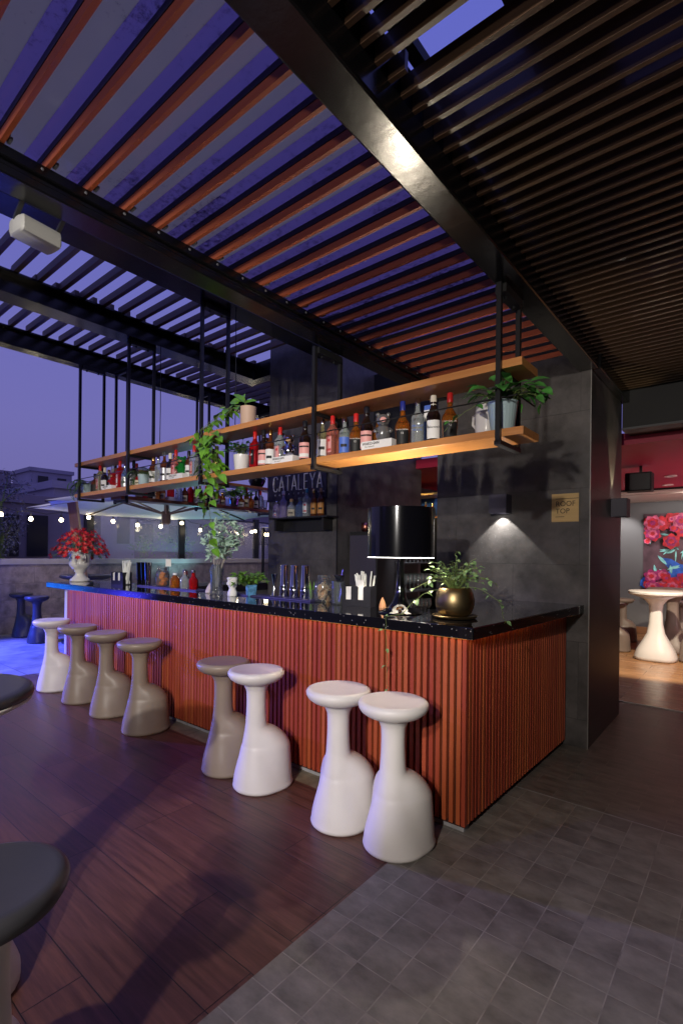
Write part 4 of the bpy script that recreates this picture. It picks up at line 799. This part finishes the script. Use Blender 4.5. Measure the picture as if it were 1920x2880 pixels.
t = thing('potted_plant', 'dark round pot of dark leaves on top of the rear shelf', 'potted plant', (-5.87, 5.10, 2.49)); pot_mesh([(.07, 0), (.10, .03), (.13, .10), (.12, .13), (.11, .12)], 'gloss', t, None, (.11, .12)); ml, ms = MB(), MB(); tuft(ml, ms, (0, 0, .12), .2, .17, 90, .075, .03); ml.build('foliage', 'leafd', t, sharp=0); ms.build('stems', 'vine', t)

# ================================================================== ON THE COUNTER
ZC = 1.1205
t = thing('flower_urn', 'white glazed pedestal urn at the far end of the counter', 'vase', (-6.49, 2.78, ZC))
MB().lathe([(.105, 0), (.112, .008), (.108, .03), (.075, .055), (.052, .085), (.052, .115), (.064, .128), (.060, .14), (.095, .165), (.118, .20), (.122, .23), (.116, .25), (.122, .262), (.118, .31), (.124, .355), (.142, .385), (.138, .388), (.115, .36), (.10, .25)], seg=60, rib=(20, .02)).build('body', 'ceramic', t, sharp=0)
for s_ in (-1, 1): MB().tube([(s_*.118, 0, .24), (s_*.150, 0, .25), (s_*.155, 0, .30), (s_*.135, 0, .345), (s_*.12, 0, .35)], .007, 8).build('handle', 'ceramic', t)
t = thing('red_flowers', 'wide bunch of red flowers spilling over the white urn', 'flowers', (-6.49, 2.78, ZC+.36)); mf, ml, ms = MB(), MB(), MB(); rg.seed(8)
for i in range(135):
    a = rg.uniform(0, 2*pi); q = sqrt(rg.random()); p = Vector((cos(a)*q*.40, sin(a)*q*.30, .05+.19*(1-q*q)+rg.uniform(-.08, .06)-.06*(q > .8)))
    ms.tube([(0, 0, -.05), (p.x*.5, p.y*.5, p.z*.8), p], .002, 4); out = Vector((p.x, p.y, .18)).normalized()
    for j in range(6):
        b_ = j*pi/3+i; o1 = out.orthogonal().normalized(); o2 = out.cross(o1); mf.leaf(p, out*.8+o1*cos(b_)+o2*sin(b_), out, .046, .019, .15, 1)
for i in range(190):
    a = rg.uniform(0, 2*pi); q = sqrt(rg.random()); p = Vector((cos(a)*q*.39, sin(a)*q*.27, .02+.12*(1-q*q)+rg.uniform(-.08, .03))); ml.leaf(p, (cos(a), sin(a), rg.uniform(-.6, .6)), (0, -.3, 1), .075, .018, .3)
mf.build('blossoms', 'petal', t, sharp=0); ml.build('foliage', 'leafd', t, sharp=0); ms.build('stems', 'vine', t)

def caddy(loc, rz, l, k=1):
    t = thing('bar_caddy', l, 'caddy', loc, rz, 'bar caddies'); W_, D_, H_ = .212*k, .125*k, .150*k
    mb = MB(); prof = [(-W_/2, 0), (W_/2, 0), (W_/2, H_), (W_*.30, H_), (W_*.25, H_*.93), (W_*.25, H_*.34), (W_*.06, H_*.34), (W_*.06, H_*.93), (W_*.01, H_), (-W_*.14, H_), (-W_*.19, H_*.93), (-W_*.19, H_*.34), (-W_*.38, H_*.34), (-W_*.38, H_*.93), (-W_*.43, H_), (-W_/2, H_)]
    n_ = len(prof); mb.add([(x, -D_/2, z) for x, z in prof]+[(x, -D_/2+.004, z) for x, z in prof], [tuple(range(n_)), tuple(range(2*n_-1, n_-1, -1))]+[(i, i+n_, (i+1) % n_+n_, (i+1) % n_) for i in range(n_)])
    mb.box(-W_/2, D_/2-.004, 0, W_/2, D_/2, H_).box(-W_/2, -D_/2+.004, 0, -W_/2+.004, D_/2-.004, H_).box(W_/2-.004, -D_/2+.004, 0, W_/2, D_/2-.004, H_).box(-W_/2+.004, -D_/2+.004, .001, W_/2-.004, D_/2-.004, .005)
    mb.box(-.002, -D_/2+.004, .005, .002, D_/2-.004, H_*.95); mb.build('holder', 'bin', t)
    for a, b_ in ((-.40, -.05), (.03, .28)):
        nb = MB()
        for j in range(7): nb.box(a*W_, -D_/2+.006+j*.004, .006, b_*W_, -D_/2+.009+j*.004, H_*(.90+.07*rg.random()))
        nb.build('napkins', 'paper', t)
    return t, W_, D_, H_
t, W_, D_, H_ = caddy((-2.222, 2.91, ZC), radians(17), 'black napkin and straw caddy beside the table lamp')
mb = MB(); rg.seed(4)
for i in range(22):
    x = .035+rg.uniform(-.025, .045); y = rg.uniform(-.02, .035); tl = (x-.045)*2.2+rg.uniform(-.02, .02); mb.tube([(x, y, .01), (x+tl*.45, y+rg.uniform(-.01, .01), .235+rg.uniform(-.02, .02))], .0055, 6)
mb.build('paper_straws', 'straw', t); MB().box(.0, -.045, .006, .05, -.03, .19).build('straw_pack', 'paper', t)
t, W_, D_, H_ = caddy((-5.60, 2.86, ZC), radians(10), 'black napkin and straw caddy far along the counter', .95)
mb = MB()
for i in range(26): x = .06+rg.uniform(-.03, .05); mb.tube([(x, rg.uniform(-.02, .03), .01), (x+rg.uniform(-.05, .09), rg.uniform(-.02, .03), .25+rg.uniform(-.03, .03))], .006, 6)
mb.build('paper_straws', 'straw', t)
def shaker(x, y, l, k=1):
    t = thing('shaker_tin', l, 'shaker', (x, y, ZC+.014), 0, 'upturned steel shaker tins'); a = [(.045, 0), (.0455, .004), (.043, .055), (.0445, .058), (.043, .061), (.042, .085), (.0435, .088), (.042, .091), (.0335, .262), (.031, .266), (.0001, .267)]
    MB().lathe([(r*k, z*k) for r, z in a], seg=40).build('tin', 'chrome', t, sharp=60)
for x, l in ((-3.075, 'left upturned shaker tin of the three on the near bar mat'), (-2.955, 'middle upturned shaker tin of the three on the near bar mat'), (-2.832, 'right upturned shaker tin of the three on the near bar mat')): shaker(x, 2.985, l)
for x, l in ((-5.27, 'left tall dark tin of the three beside the far caddy'), (-5.18, 'middle tall dark tin of the three beside the far caddy'), (-5.10, 'right tall dark tin of the three beside the far caddy')):
    t = thing('mixing_tin', l, 'shaker', (x, 2.90, ZC), 0, 'tall dark mixing tins'); MB().lathe([(.028, 0), (.038, .26), (.036, .26), (.026, .006), (.0001, .006)], seg=28).build('tin', 'chrome' if 'right' in l else 'gloss', t, sharp=50)
t = thing('jigger', 'steel double-cone jigger standing left of the shaker tins', 'jigger', (-3.165, 2.955, ZC+.014)); MB().lathe([(.027, 0), (.026, .003), (.010, .075), (.010, .085), (.027, .185), (.029, .187), (.026, .187), (.009, .09)], seg=32).build('cup', 'chrome', t, sharp=50)
MT['mat'] = mat('rubber_bar_mat', (.05, .045, .14), .45)
for x0, x1, yc, l in ((-3.70, -2.67, 2.945, 'long ribbed rubber bar mat under the shaker tins'), (-5.25, -4.15, 2.93, 'long ribbed rubber bar mat under the far jar and small bottles')):
    t = thing('bar_mat', l, 'mat', ((x0+x1)/2, yc, ZC), 0, 'rubber bar mats'); w_ = (x1-x0)/2; MB().box(-w_, -.075, 0, w_, .075, .010).build('base', 'mat', t, .002)
    mb = MB(); x = -w_+.01
    while x < w_-.01: mb.box(x, -.065, .010, x+.006, .065, .0135); x += .014
    mb.build('ribs', 'mat', t)
def jar(loc, k, l, content):
    t = thing('glass_jar', l, 'jar', loc, 0, 'clip-top glass jars'); MB().lathe([(r*k, z*k) for r, z in ((.060, 0), (.068, .008), (.072, .03), (.072, .13), (.064, .155), (.046, .170), (.044, .190))], seg=40, sq=2.4, cap=False).build('glass', 'glassw', t, sharp=0)
    MB().lathe([(r*k, z*k) for r, z in ((.047, .188), (.050, .190), (.050, .204), (.046, .210), (.0001, .211))], seg=32).build('lid', 'glassw', t); MB().tube([(.051*k*cos(a*pi/8), .051*k*sin(a*pi/8), .186*k) for a in range(17)], .002, 5).build('clip_ring', 'chrome', t)
    mb, m2_ = MB(), MB(); rg.seed(int(k*100))
    for i in range(30):
        a = rg.uniform(0, 2*pi); q = rg.uniform(.0, .036)*k; c = Vector((cos(a)*q, sin(a)*q, rg.uniform(.018, .13)*k)); nx = Vector((rg.uniform(-1, 1), rg.uniform(-1.2, .2), rg.uniform(-.6, .6))).normalized(); u = nx.orthogonal().normalized(); v = nx.cross(u); R2 = rg.uniform(.022, .028)*k
        mb.add([c+u*R2*cos(j*pi/8)+v*R2*sin(j*pi/8) for j in range(16)], [tuple(range(16))]); m2_.tube([c+u*R2*cos(j*pi/8)+v*R2*sin(j*pi/8) for j in range(17)], .0016*k, 4)
    mb.build('fruit_slices', content, t); m2_.build('slice_rinds', 'rind' if content == 'citrus' else 'orange', t)
jar((-2.615, 2.965, ZC), 1.0, 'clip-top jar of dried citrus slices right of the shaker tins', 'citrus'); jar((-4.93, 2.97, ZC+.014), .98, 'clip-top jar of bright orange slices far along the counter', 'orange')
t = thing('menu_card', 'pale rounded tag standing above the orange-slice jar', 'tag', (-4.93, 3.04, ZC+.2)); MB().box(-.05, -.003, .02, .05, .003, .10).build('card', 'paper', t, .002); MB().box(-.004, -.002, -.2, .004, .002, .02).build('stem', 'steel', t)
t = thing('aloe_glass', 'narrow glass holding green aloe leaves beside the citrus jar', 'glass', (-2.745, 2.96, ZC)); MB().lathe([(.020, 0), (.024, .09), (.022, .09), (.018, .004)], seg=20).build('glass', 'glassw', t); mb = MB(); [mb.leaf((0, 0, .01), (cos(a)*.25, sin(a)*.25, 1), (cos(a), sin(a), .1), .155, .018, .05) for a in (0, 1.3, 2.6, 4, 5.2)]; mb.build('leaves', 'herb', t, sharp=0)
t = thing('mixing_glass', 'cut mixing glass with strainer and tongs left of the near caddy', 'glass', (-2.43, 2.92, ZC)); MB().lathe([(.045, 0), (.048, .004), (.050, .06), (.052, .17), (.049, .17), (.046, .01), (.0001, .01)], seg=36, rib=(12, .02)).build('glass', 'glassw', t, sharp=40)
MB().lathe([(.005, .16), (.045, .215), (.047, .217)], seg=30, cap=False).build('strainer', 'chrome', t); MB().tube([(.0, 0, .02), (.035, .01, .26)], .003, 6).tube([(.012, 0, .02), (.048, .02, .255)], .003, 6).build('tongs', 'chrome', t)
t = thing('terracotta_cone', 'small terracotta cone between the near caddy and the lamp', 'incense cone', (-2.045, 2.95, ZC)); MB().lathe([(.026, 0), (.024, .02), (.014, .05), (.003, .072), (.0001, .073)], seg=20).build('cone', 'cone', t)
t = thing('rock_ornament', 'pale pointed rock ornament left of the glass vase', 'ornament', (-3.92, 2.86, ZC)); rg.seed(2); MB().lathe([(.05, 0), (.056, .012), (.042, .05), (.020, .085), (.0001, .10)], seg=7, sq=2.5).build('stone', 'rock', t, .004, sharp=20)
t = thing('glass_vase', 'cut-glass vase holding leafy twigs near the middle of the counter', 'vase', (-3.755, 2.80, ZC)); MB().lathe([(.055, 0), (.062, .006), (.058, .03), (.054, .045), (.054, .17), (.060, .20), (.062, .225), (.050, .26), (.044, .27), (.042, .262), (.056, .22), (.050, .17), (.050, .03), (.0001, .028)], seg=48, rib=(16, .015)).build('body', 'glassw', t, sharp=0)
t = thing('leafy_twigs', 'silvery green twigs rising from the cut-glass vase', 'branches', (-3.755, 2.80, ZC)); ml, ms = MB(), MB(); rg.seed(21)
for tip in ((-.06, .02, .66), (.16, .0, .62), (.22, .03, .48), (.03, .05, .72), (-.15, 0, .47), (.10, -.03, .50), (.24, .05, .58), (-.02, -.05, .52)):
    pth = vine_path((tip[0]*.05, tip[1]*.05, .03), (tip[0]*.25, tip[1]*.4, .28), 0, 4, .004)+vine_path((tip[0]*.25, tip[1]*.4, .28), tip, -.03, 10, .012)[1:]; ms.tube(pth, .0042, 6, .0014)
    for j in range(6, len(pth)):
        for q in range(3 if tip[2] < .6 else 2):
            an = rg.uniform(0, 2*pi); e_ = pth[j]+Vector((cos(an)*.05, sin(an)*.04, rg.uniform(-.02, .045))); ms.tube([pth[j], e_], .0012, 4)
            for _ in range(3): dr = Vector((rg.uniform(-1, 1), rg.uniform(-1, 1), rg.uniform(-.5, .8))); ml.leaf(e_, dr, (rg.uniform(-.5, .5), -.8, .6), .055, .022, .2)
ml.build('leaves', 'silver', t, sharp=0); ms.build('twigs', 'bark', t)
t = thing('bust_planter', 'white plaster bust-shaped planter right of the glass vase', 'planter', (-3.505, 2.78, ZC)); MB().lathe([(.042, 0), (.046, .006), (.044, .035), (.034, .055), (.030, .07), (.040, .085), (.046, .11), (.047, .135), (.050, .15), (.044, .165), (.030, .165)], seg=24, sy=.85).build('bust', 'plaster', t, .0, sharp=0)
mb = MB(); rg.seed(9)
for i in range(16): a = rg.uniform(pi, 2*pi+.4); mb.lathe([(.0001, 0), (.010, .003), (.013, .010), (.010, .018), (.0001, .021)], c=(.042*cos(a), .036*sin(a), rg.uniform(.09, .15)), seg=8)
mb.lathe([(.0001, 0), (.007, .004), (.006, .014), (.0001, .022)], c=(.012, -.042, .095), seg=8); mb.build('curls', 'plaster', t, sharp=0)
t = thing('herb_pot', 'lush green herb in a blue painted pot beside the plaster bust', 'potted plant', (-3.40, 2.90, ZC)); MB().lathe([(.040, 0), (.044, .005), (.054, .10), (.050, .10), (.046, .09)], seg=4, sq=2, rot=.5).build('pot', 'blue_paint', t, sharp=30); ml, ms = MB(), MB(); rg.seed(6); tuft(ml, ms, (-.04, 0, .08), .16, .14, 170, .045, .024, 1, .8); ml.build('foliage', 'herb', t, sharp=0); ms.build('stems', 'vine', t)
# small bitters and dropper bottles
for x, y, sp, g_, c, h, l in ((-4.66, 2.93, 'square', 'pale', 'white', .11, 'small square dropper bottle right of the orange jar'), (-4.58, 2.90, 'squat', 'amber', 'white', .15, 'small amber dasher bottle with white top'), (-4.50, 2.97, 'squat', 'dark', 'red', .17, 'small dark bottle with red top behind the dashers'),
   (-4.41, 2.90, 'whisky', 'clear', 'silver', .19, 'left conical glass cruet by the vase'), (-4.33, 2.95, 'squat', 'brown', 'red', .15, 'small brown bottle between the two glass cruets'), (-4.26, 2.90, 'whisky', 'red', 'silver', .19, 'conical cruet of red syrup left of the rock ornament')):
    bottle(x, y, ZC+.014, h, sp, g_, c, None, l, 'small bottles on the far bar mat')
for x, wd in ((-5.03, 'left'), (-5.00, 'middle'), (-4.97, 'right')): t = thing('pourer', wd+' thin dark bar tool of the three between tins and orange jar', 'bar tool', (x-.02, 3.02, ZC), 0, 'bar tools by the orange jar'); MB().lathe([(.016, 0), (.018, .05), (.006, .07), (.004, .16), (.006, .17)], seg=12).build('tool', 'gloss', t)
# ---- table lamp
t = thing('table_lamp', 'black drum-shade table lamp with trumpet base, lit', 'lamp', (-1.785, 2.775, ZC))
MB().lathe([(.142, 0), (.145, .003), (.140, .008), (.110, .018), (.080, .036), (.055, .066), (.038, .11), (.028, .17), (.022, .26), (.020, .37), (.020, .385)], seg=64).build('base', 'gloss', t, sharp=0)
MB().lathe([(.2145, .36), (.2165, .36), (.2165, .675), (.2145, .675)], seg=96, cap=False).build('shade', 'shade', t, sharp=40); MB().lathe([(.209, .3565), (.2140, .3565), (.2140, .3595), (.209, .3595), (.209, .3565)], seg=96, cap=False).build('diffuser_rim', 'diff', t, sharp=40); MB().lathe([(.2140, .675), (.2140, .36)], seg=96, cap=False).build('shade_lining', 'lampin', t, sharp=40)
MB().lathe([(.022, .375), (.028, .38), (.028, .43), (.0001, .43)], seg=24).build('socket', 'cab', t); MB().lathe([(.0001, .43), (.034, .445), (.045, .48), (.036, .515), (.0001, .53)], seg=24).build('bulb', 'diff', t, sharp=0)
for a in (0, 2*pi/3, 4*pi/3): MB().tube([(.028*cos(a), .028*sin(a), .40), (.212*cos(a), .212*sin(a), .40)], .0025, 5).build('spoke', 'chrome', t)
point('lamp_light', (-1.785, 2.775, ZC+.575), 36, (1, .86, .66), .03)
# ---- brass pot
t = thing('brass_pot_plant', 'round brass pot of variegated trailing leaves at the counter corner', 'potted plant', (-1.405, 2.79, ZC))
MB().lathe([(.10, 0), (.125, .004), (.135, .016), (.132, .018), (.10, .010)], seg=48).build('saucer', 'brass', t, sharp=40); MB().lathe([(.075, .011), (.098, .03), (.114, .07), (.117, .105), (.108, .15), (.092, .180), (.088, .182), (.086, .172)], seg=56).build('pot', 'brass', t, sharp=0); MB().lathe([(.0001, .168), (.086, .168)], seg=24).build('soil', 'soil', t)
ml, ms = MB(), MB(); rg.seed(14); tuft(ml, ms, (0, 0, .165), .17, .20, 70, .032, .024, 1, .5, .25)
for e_, n_ in (((.02, -.03, .40), 9), ((-.13, -.02, .33), 8), ((.12, .05, .36), 8), ((.22, .06, .22), 8), ((.30, -.02, .10), 9), ((-.22, -.10, .17), 9), ((.16, -.06, .30), 8)): leafy_path(ml, ms, vine_path((0, 0, .17), e_, -.05, n_, .008), .035, .034, .025)
leafy_path(ml, ms, vine_path((-.06, -.06, .17), (-.24, -.20, .02), -.04, 12, .006), .05, .046, .034)
leafy_path(ml, ms, vine_path((-.24, -.20, .02), (-.27, -.345, .012), 0, 6, .002)+vine_path((-.27, -.345, .0), (-.24, -.355, -.40), 0, 12, .008), .11, .036, .022, .0014)
leafy_path(ml, ms, vine_path((.28, .0, .10), (.37, -.15, .015), 0, 8, .004), .08, .030, .022, .0012)
ml.build('foliage', 'sage', t, sharp=0); ms.build('stems', 'vine', t)

# ================================================================== BEHIND THE BAR
t = thing('tall_fridge', 'tall dark undercounter cabinet against the stone wall behind the lamp', 'cabinet', (-3.30, 4.50, 0)); MB().box(-.17, -.14, .02, .2, .2, 1.74).build('body', 'matte', t, .004); MB().box(-.16, -.150, .06, .19, -.142, 1.70).build('door', 'sconce', t); MB().box(.15, -.17, .9, .165, -.15, 1.3).build('handle', 'steel', t)
for x, l in ((-3.32, 'left hammered copper mug on the tall dark cabinet'), (-3.20, 'right hammered copper mug on the tall dark cabinet')): t = thing('copper_mug', l, 'mug', (x, 4.45, 1.742), 0, 'copper mugs'); MB().lathe([(.035, 0), (.048, .02), (.052, .06), (.045, .10), (.042, .10), (.045, .06)], seg=20).build('cup', 'copper', t, sharp=0); MB().tube([(.045, 0, .08), (.07, 0, .07), (.07, 0, .04), (.048, 0, .03)], .004, 6).build('handle', 'copper', t)
rk = thing('glass_rack', 'black three-tier rack crowded with wine glasses behind the lamp', 'rack', (-3.46, 4.74, 0))
for z in (.35, .74, 1.06, 1.40): MB().box(0, 0, z-.01, .34, 1.05, z).build('shelf', 'matte', rk)
for y in (0, 1.03): MB().box(.32, y, 0, .34, y+.02, 1.42).build('post', 'matte', rk)
MB().box(0, 0, 0, .01, 1.05, 1.42).build('back_panel', 'matte', rk)
wg = None; TN = {.74: 'bottom', 1.06: 'middle', 1.40: 'top'}
for z in (.74, 1.06, 1.40):
    for i in range(11):
        for j in range(2):
            x, y = -3.46+.10+j*.12, 4.79+i*.092
            if wg is None:
                wg = thing('wine_glass', 'wine glass on the bottom tier of the black rack, back row', 'wine glass', (x, y, z), 0, 'glasses on the black rack'); MB().lathe([(.030, 0), (.028, .004), (.005, .010), (.004, .07), (.020, .085), (.036, .12), (.036, .15), (.029, .20), (.028, .20), (.034, .15), (.033, .12), (.018, .09)], seg=16).build('bowl', 'glassw', wg, sharp=0)
            else: dup(wg, (x, y, z), 0, 'wine glass on the %s tier of the black rack, %s row' % (TN[z], ('back', 'front')[j]))

# ================================================================== TERRACE: umbrella, string lights, tree, city
um = thing('cantilever_umbrella', 'large pale canvas umbrella with bronze ribs behind the rear shelf', 'umbrella', (-8.0, 4.88, 0))
RR, ZR, ZP = 2.15, 2.20, 2.62; oc = [(RR*cos(i*pi/4+.2), RR*sin(i*pi/4+.2)) for i in range(8)]; vs = [(0, 0, ZP)]; fs = []
for k in range(1, 7):
    for i in range(8):
        for j in range(4):
            a, b_ = oc[i], oc[(i+1) % 8]; u = j/4; x = a[0]+(b_[0]-a[0])*u; y = a[1]+(b_[1]-a[1])*u; f = k/6; scal = 1-.10*sin(pi*u)*f
            vs.append((x*f*scal, y*f*scal, ZP+(ZR-ZP)*f**1.25-.05*sin(pi*u)*sin(pi*f)))
for i in range(32): fs.append((0, 1+i, 1+(i+1) % 32))
for k in range(5):
    for i in range(32): fs.append((1+k*32+i, 1+(k+1)*32+i, 1+(k+1)*32+(i+1) % 32, 1+k*32+(i+1) % 32))
o_ = MB().add(vs, fs, True).build('canopy', 'umbr', um, sharp=0); so = o_.modifiers.new('thickness', 'SOLIDIFY'); so.thickness = .004
for i in range(8):
    x, y = oc[i]; MB().tube([(0, 0, ZP-.03), (x*.5, y*.5, (ZP+(ZR-ZP)*.5**1.25)-.035), (x, y, ZR-.015)], .014, 6).build('rib', 'ribm', um); MB().tube([(x*.02, y*.02, 2.16), (x*.46, y*.46, ZP+(ZR-ZP)*.46**1.25-.05)], .016, 6).build('strut', 'ribm', um)
MB().lathe([(.05, 1.98), (.075, 2.0), (.08, 2.2), (.04, 2.22), (.03, 2.55)], seg=16).build('hub', 'ribm', um); MB().bar((-.55, -1.35, 2.35), (-.35, -1.12, .05), .11, .13).build('pole', 'pole', um); MB().box(-.65, -1.45, 0, -.05, -.8, .06).build('base_plate', 'steel', um)
u2 = thing('white_canopy', 'white canopy roof glimpsed beside the stone column beyond the umbrella', 'canopy', (-8.9, 9.6, 0)); MB().add([(-.9, -1.0, 2.15), (1.4, -1.0, 2.15), (1.4, 1.6, 2.15), (-.9, 1.6, 2.15), (.2, .2, 2.5)], [(0, 1, 4), (1, 2, 4), (2, 3, 4), (3, 0, 4)]).build('roof', 'umbr', u2); [MB().box(x, y, 0, x+.05, y+.05, 2.14).build('post', 'steel', u2) for x in (-.85, 1.3) for y in (-.95, 1.5)]
sl = thing('string_lights', 'black festoon cable with lit round bulbs along the parapet', 'string lights', (-10.0, 0, 0))
BL = [(2.42, 2.10), (2.97, 2.11), (3.43, 2.06), (3.94, 2.07), (4.44, 2.15), (4.92, 2.10), (5.44, 2.05), (5.97, 2.05), (6.49, 2.15), (6.98, 2.01), (7.52, 1.95), (8.06, 1.96), (8.53, 2.03), (8.64, 2.05), (8.98, 1.98), (9.08, 1.98)]
pts = []
for (y0, z0), (y1, z1) in zip(BL[:-1], BL[1:]):
    pts.append((0, y0, z0+.14)); pts.append((0, (y0+y1)/2, (z0+z1)/2+.10))
MB().tube(pts+[(0, BL[-1][0], BL[-1][1]+.14)], .007, 5).build('cable', 'steel', sl)
for i, (y, z) in enumerate(BL):
    MB().lathe([(.0001, -.035), (.025, -.028), (.036, 0), (.028, .026), (.014, .04)], c=(0, y, z), seg=14).build('bulb', 'bulb', sl, sharp=0); MB().lathe([(.016, .035), (.018, .09), (.006, .11), (.004, .14)], c=(0, y, z), seg=8).build('socket', 'steel', sl)
for y in (3.4, 6.0, 8.3): point('string_glow', (-9.8, y, 2.0), 5, (1, .86, .6), .05)
def tree(loc, H, R_, l, n, seed, m_='leafd', trunk=.05):
    t = thing('small_tree', l, 'tree', loc); rg.seed(seed); ml, ms = MB(), MB(); ms.tube([(0, 0, 0), (.05, .02, H*.3), (-.03, .05, H*.55), (.02, 0, H*.8)], trunk, 8, trunk*.4)
    for i in range(14):
        a = rg.uniform(0, 2*pi); z = H*rg.uniform(.35, .8); e_ = Vector((cos(a)*R_*rg.uniform(.5, 1), sin(a)*R_*rg.uniform(.5, 1), z+H*rg.uniform(.05, .3))); p0 = Vector((0, .02, z)); ms.tube([p0, p0.lerp(e_, .5)+Vector((0, 0, .04)), e_], trunk*.3, 5, .005)
        for j in range(n//14):
            c = p0.lerp(e_, rg.uniform(.35, 1.15))+Vector((rg.gauss(0, .12), rg.gauss(0, .12), rg.gauss(0, .12)))*R_; ml.leaf(c, (rg.uniform(-1, 1), rg.uniform(-1, 1), rg.uniform(-1, 1)), (rg.uniform(-1, 1), rg.uniform(-1, 1), 1), .085, .03, .2)
    ml.build('crown', m_, t, sharp=0); ms.build('trunk', 'bark' if m_ == 'silver' else 'vine', t)
MT['olive'] = mat('olive_leaf', (.16, .16, .20), .3, noise=(20, .5))
tree((-12.0, 3.55, .3), 2.75, .62, 'blue-lit small-leaved tree beyond the parapet at the far left', 1500, 31, 'olive', .06)
tree((-11.1, 7.1, .7), 1.25, .55, 'teal-lit shrub behind the glass windbreak under the umbrella', 420, 32, 'herb', .02)
tree((-11.1, 6.2, .8), 1.0, .4, 'smaller sparse shrub left of the teal-lit shrub behind the windbreak', 160, 33, 'herb', .02)
def bldg(l, x0, x1, y0, y1, z1, m_, wins=(), cap=True, z0=-14):
    t = thing('city_building', l, 'building', (0, 0, 0)); MB().box(x0, y0, z0, x1, y1, z1).build('walls', m_, t)
    if cap: MB().box(x0-.1, y0-.1, z1, x1+.1, y1+.1, z1+.22).build('roof_edge', m_, t)
    for (y, z, w_, h_) in wins: MB().box(x1+.01, y-w_/2, z-h_/2, x1+.06, y+w_/2, z+h_/2).build('window', 'win', t)
    return t
bldg('long dusky apartment block under the sky left of the shelves', -42, -32, 9.2, 26, 5.0, 'bld', [(11 + i*1.6, 3.9, .7, .8) for i in range(6)])
bldg('small rooftop hut standing on the long dusky block', -36, -33, 11.3, 13.6, 6.2, 'bld2', [(11.95, 5.7, .55, .5), (13.0, 5.7, .5, .45)], z0=5.2)
bldg('low dark neighbouring block with unlit shopfront windows', -20, -15, 2.5, 5.95, 2.75, 'bld', [(4.6, 1.9, .5, 1.1), (5.3, 1.9, .5, 1.1), (3.6, 1.9, .9, 1.2)])
bldg('pale grey neighbouring block behind the red flowers', -21, -16, 6.1, 8.6, 3.35, 'bld2', [(7.2, 2.2, .5, .9), (8.2, 2.2, .4, .9)])
bldg('wide dark block behind the windbreak and umbrella', -24, -18, 8.7, 24, 3.3, 'bld', [(10+i*1.5, 2.2, .8, .7) for i in range(8)])
bldg('distant tall block at the far left skyline', -60, -52, 12.2, 16.2, 8.4, 'bld', [(13+i, 7.2, .5, .6) for i in range(3)])
bldg('corner of a low building at the left edge', -17, -14, -4, 2.9, 1.9, 'bld2')
# ---- box fixture on the beam
t = thing('outdoor_speaker', 'grey wedge-shaped weatherproof speaker under the black beam at upper left', 'speaker', (-2.44, .845, 2.878))
MB().lathe([(.036, -.085), (.044, -.076), (.044, .076), (.036, .085)], seg=24, sq=5, sx=1.35, sy=.85).build('casing', 'fix', t, sharp=40)
q = t.children[0]; q.rotation_euler = (pi/2, 0, radians(8)); [MB().bar((.0, yy, .03), (.12, yy, .09), .016).build('bracket', 'steel', t) for yy in (-.08, .08)]
# ---- interior lights
spot('indoor_spot', (-.4, 6.6, 2.58), (-1.25, 8.7, 0), 480, (1, .86, .66), 60, .4, .04)
spot('mural_spot', (-.4, 9.3, 2.55), (-.9, 11.28, 1.5), 120, (1, .93, .88), 90, .6, .05)
spot('wall_wash', (-2.15, 10.6, 2.50), (-2.05, 11.28, 1.7), 60, (1, .95, .92), 70, .6, .03)
area('indoor_glow', (1.2, 7.6, 1.3), (0, 8.5, 2.6), 40, (1, .72, .72), 1.2, 1.2)
spot('ceiling_bounce', (-.3, 9.6, 1.2), (-1.0, 10.4, 2.6), 26, (1, .80, .68), 120, .6, .2)
area('indoor_violet', (-4.9, 6.6, 1.5), (-3.9, 7.2, 2.6), 60, (.45, .08, 1), .5, .5)
spot('back_bar_light', (-4.0, 6.6, 2.5), (-4.1, 7.1, 2.1), 12, (1, .75, .35), 80, .5, .03)
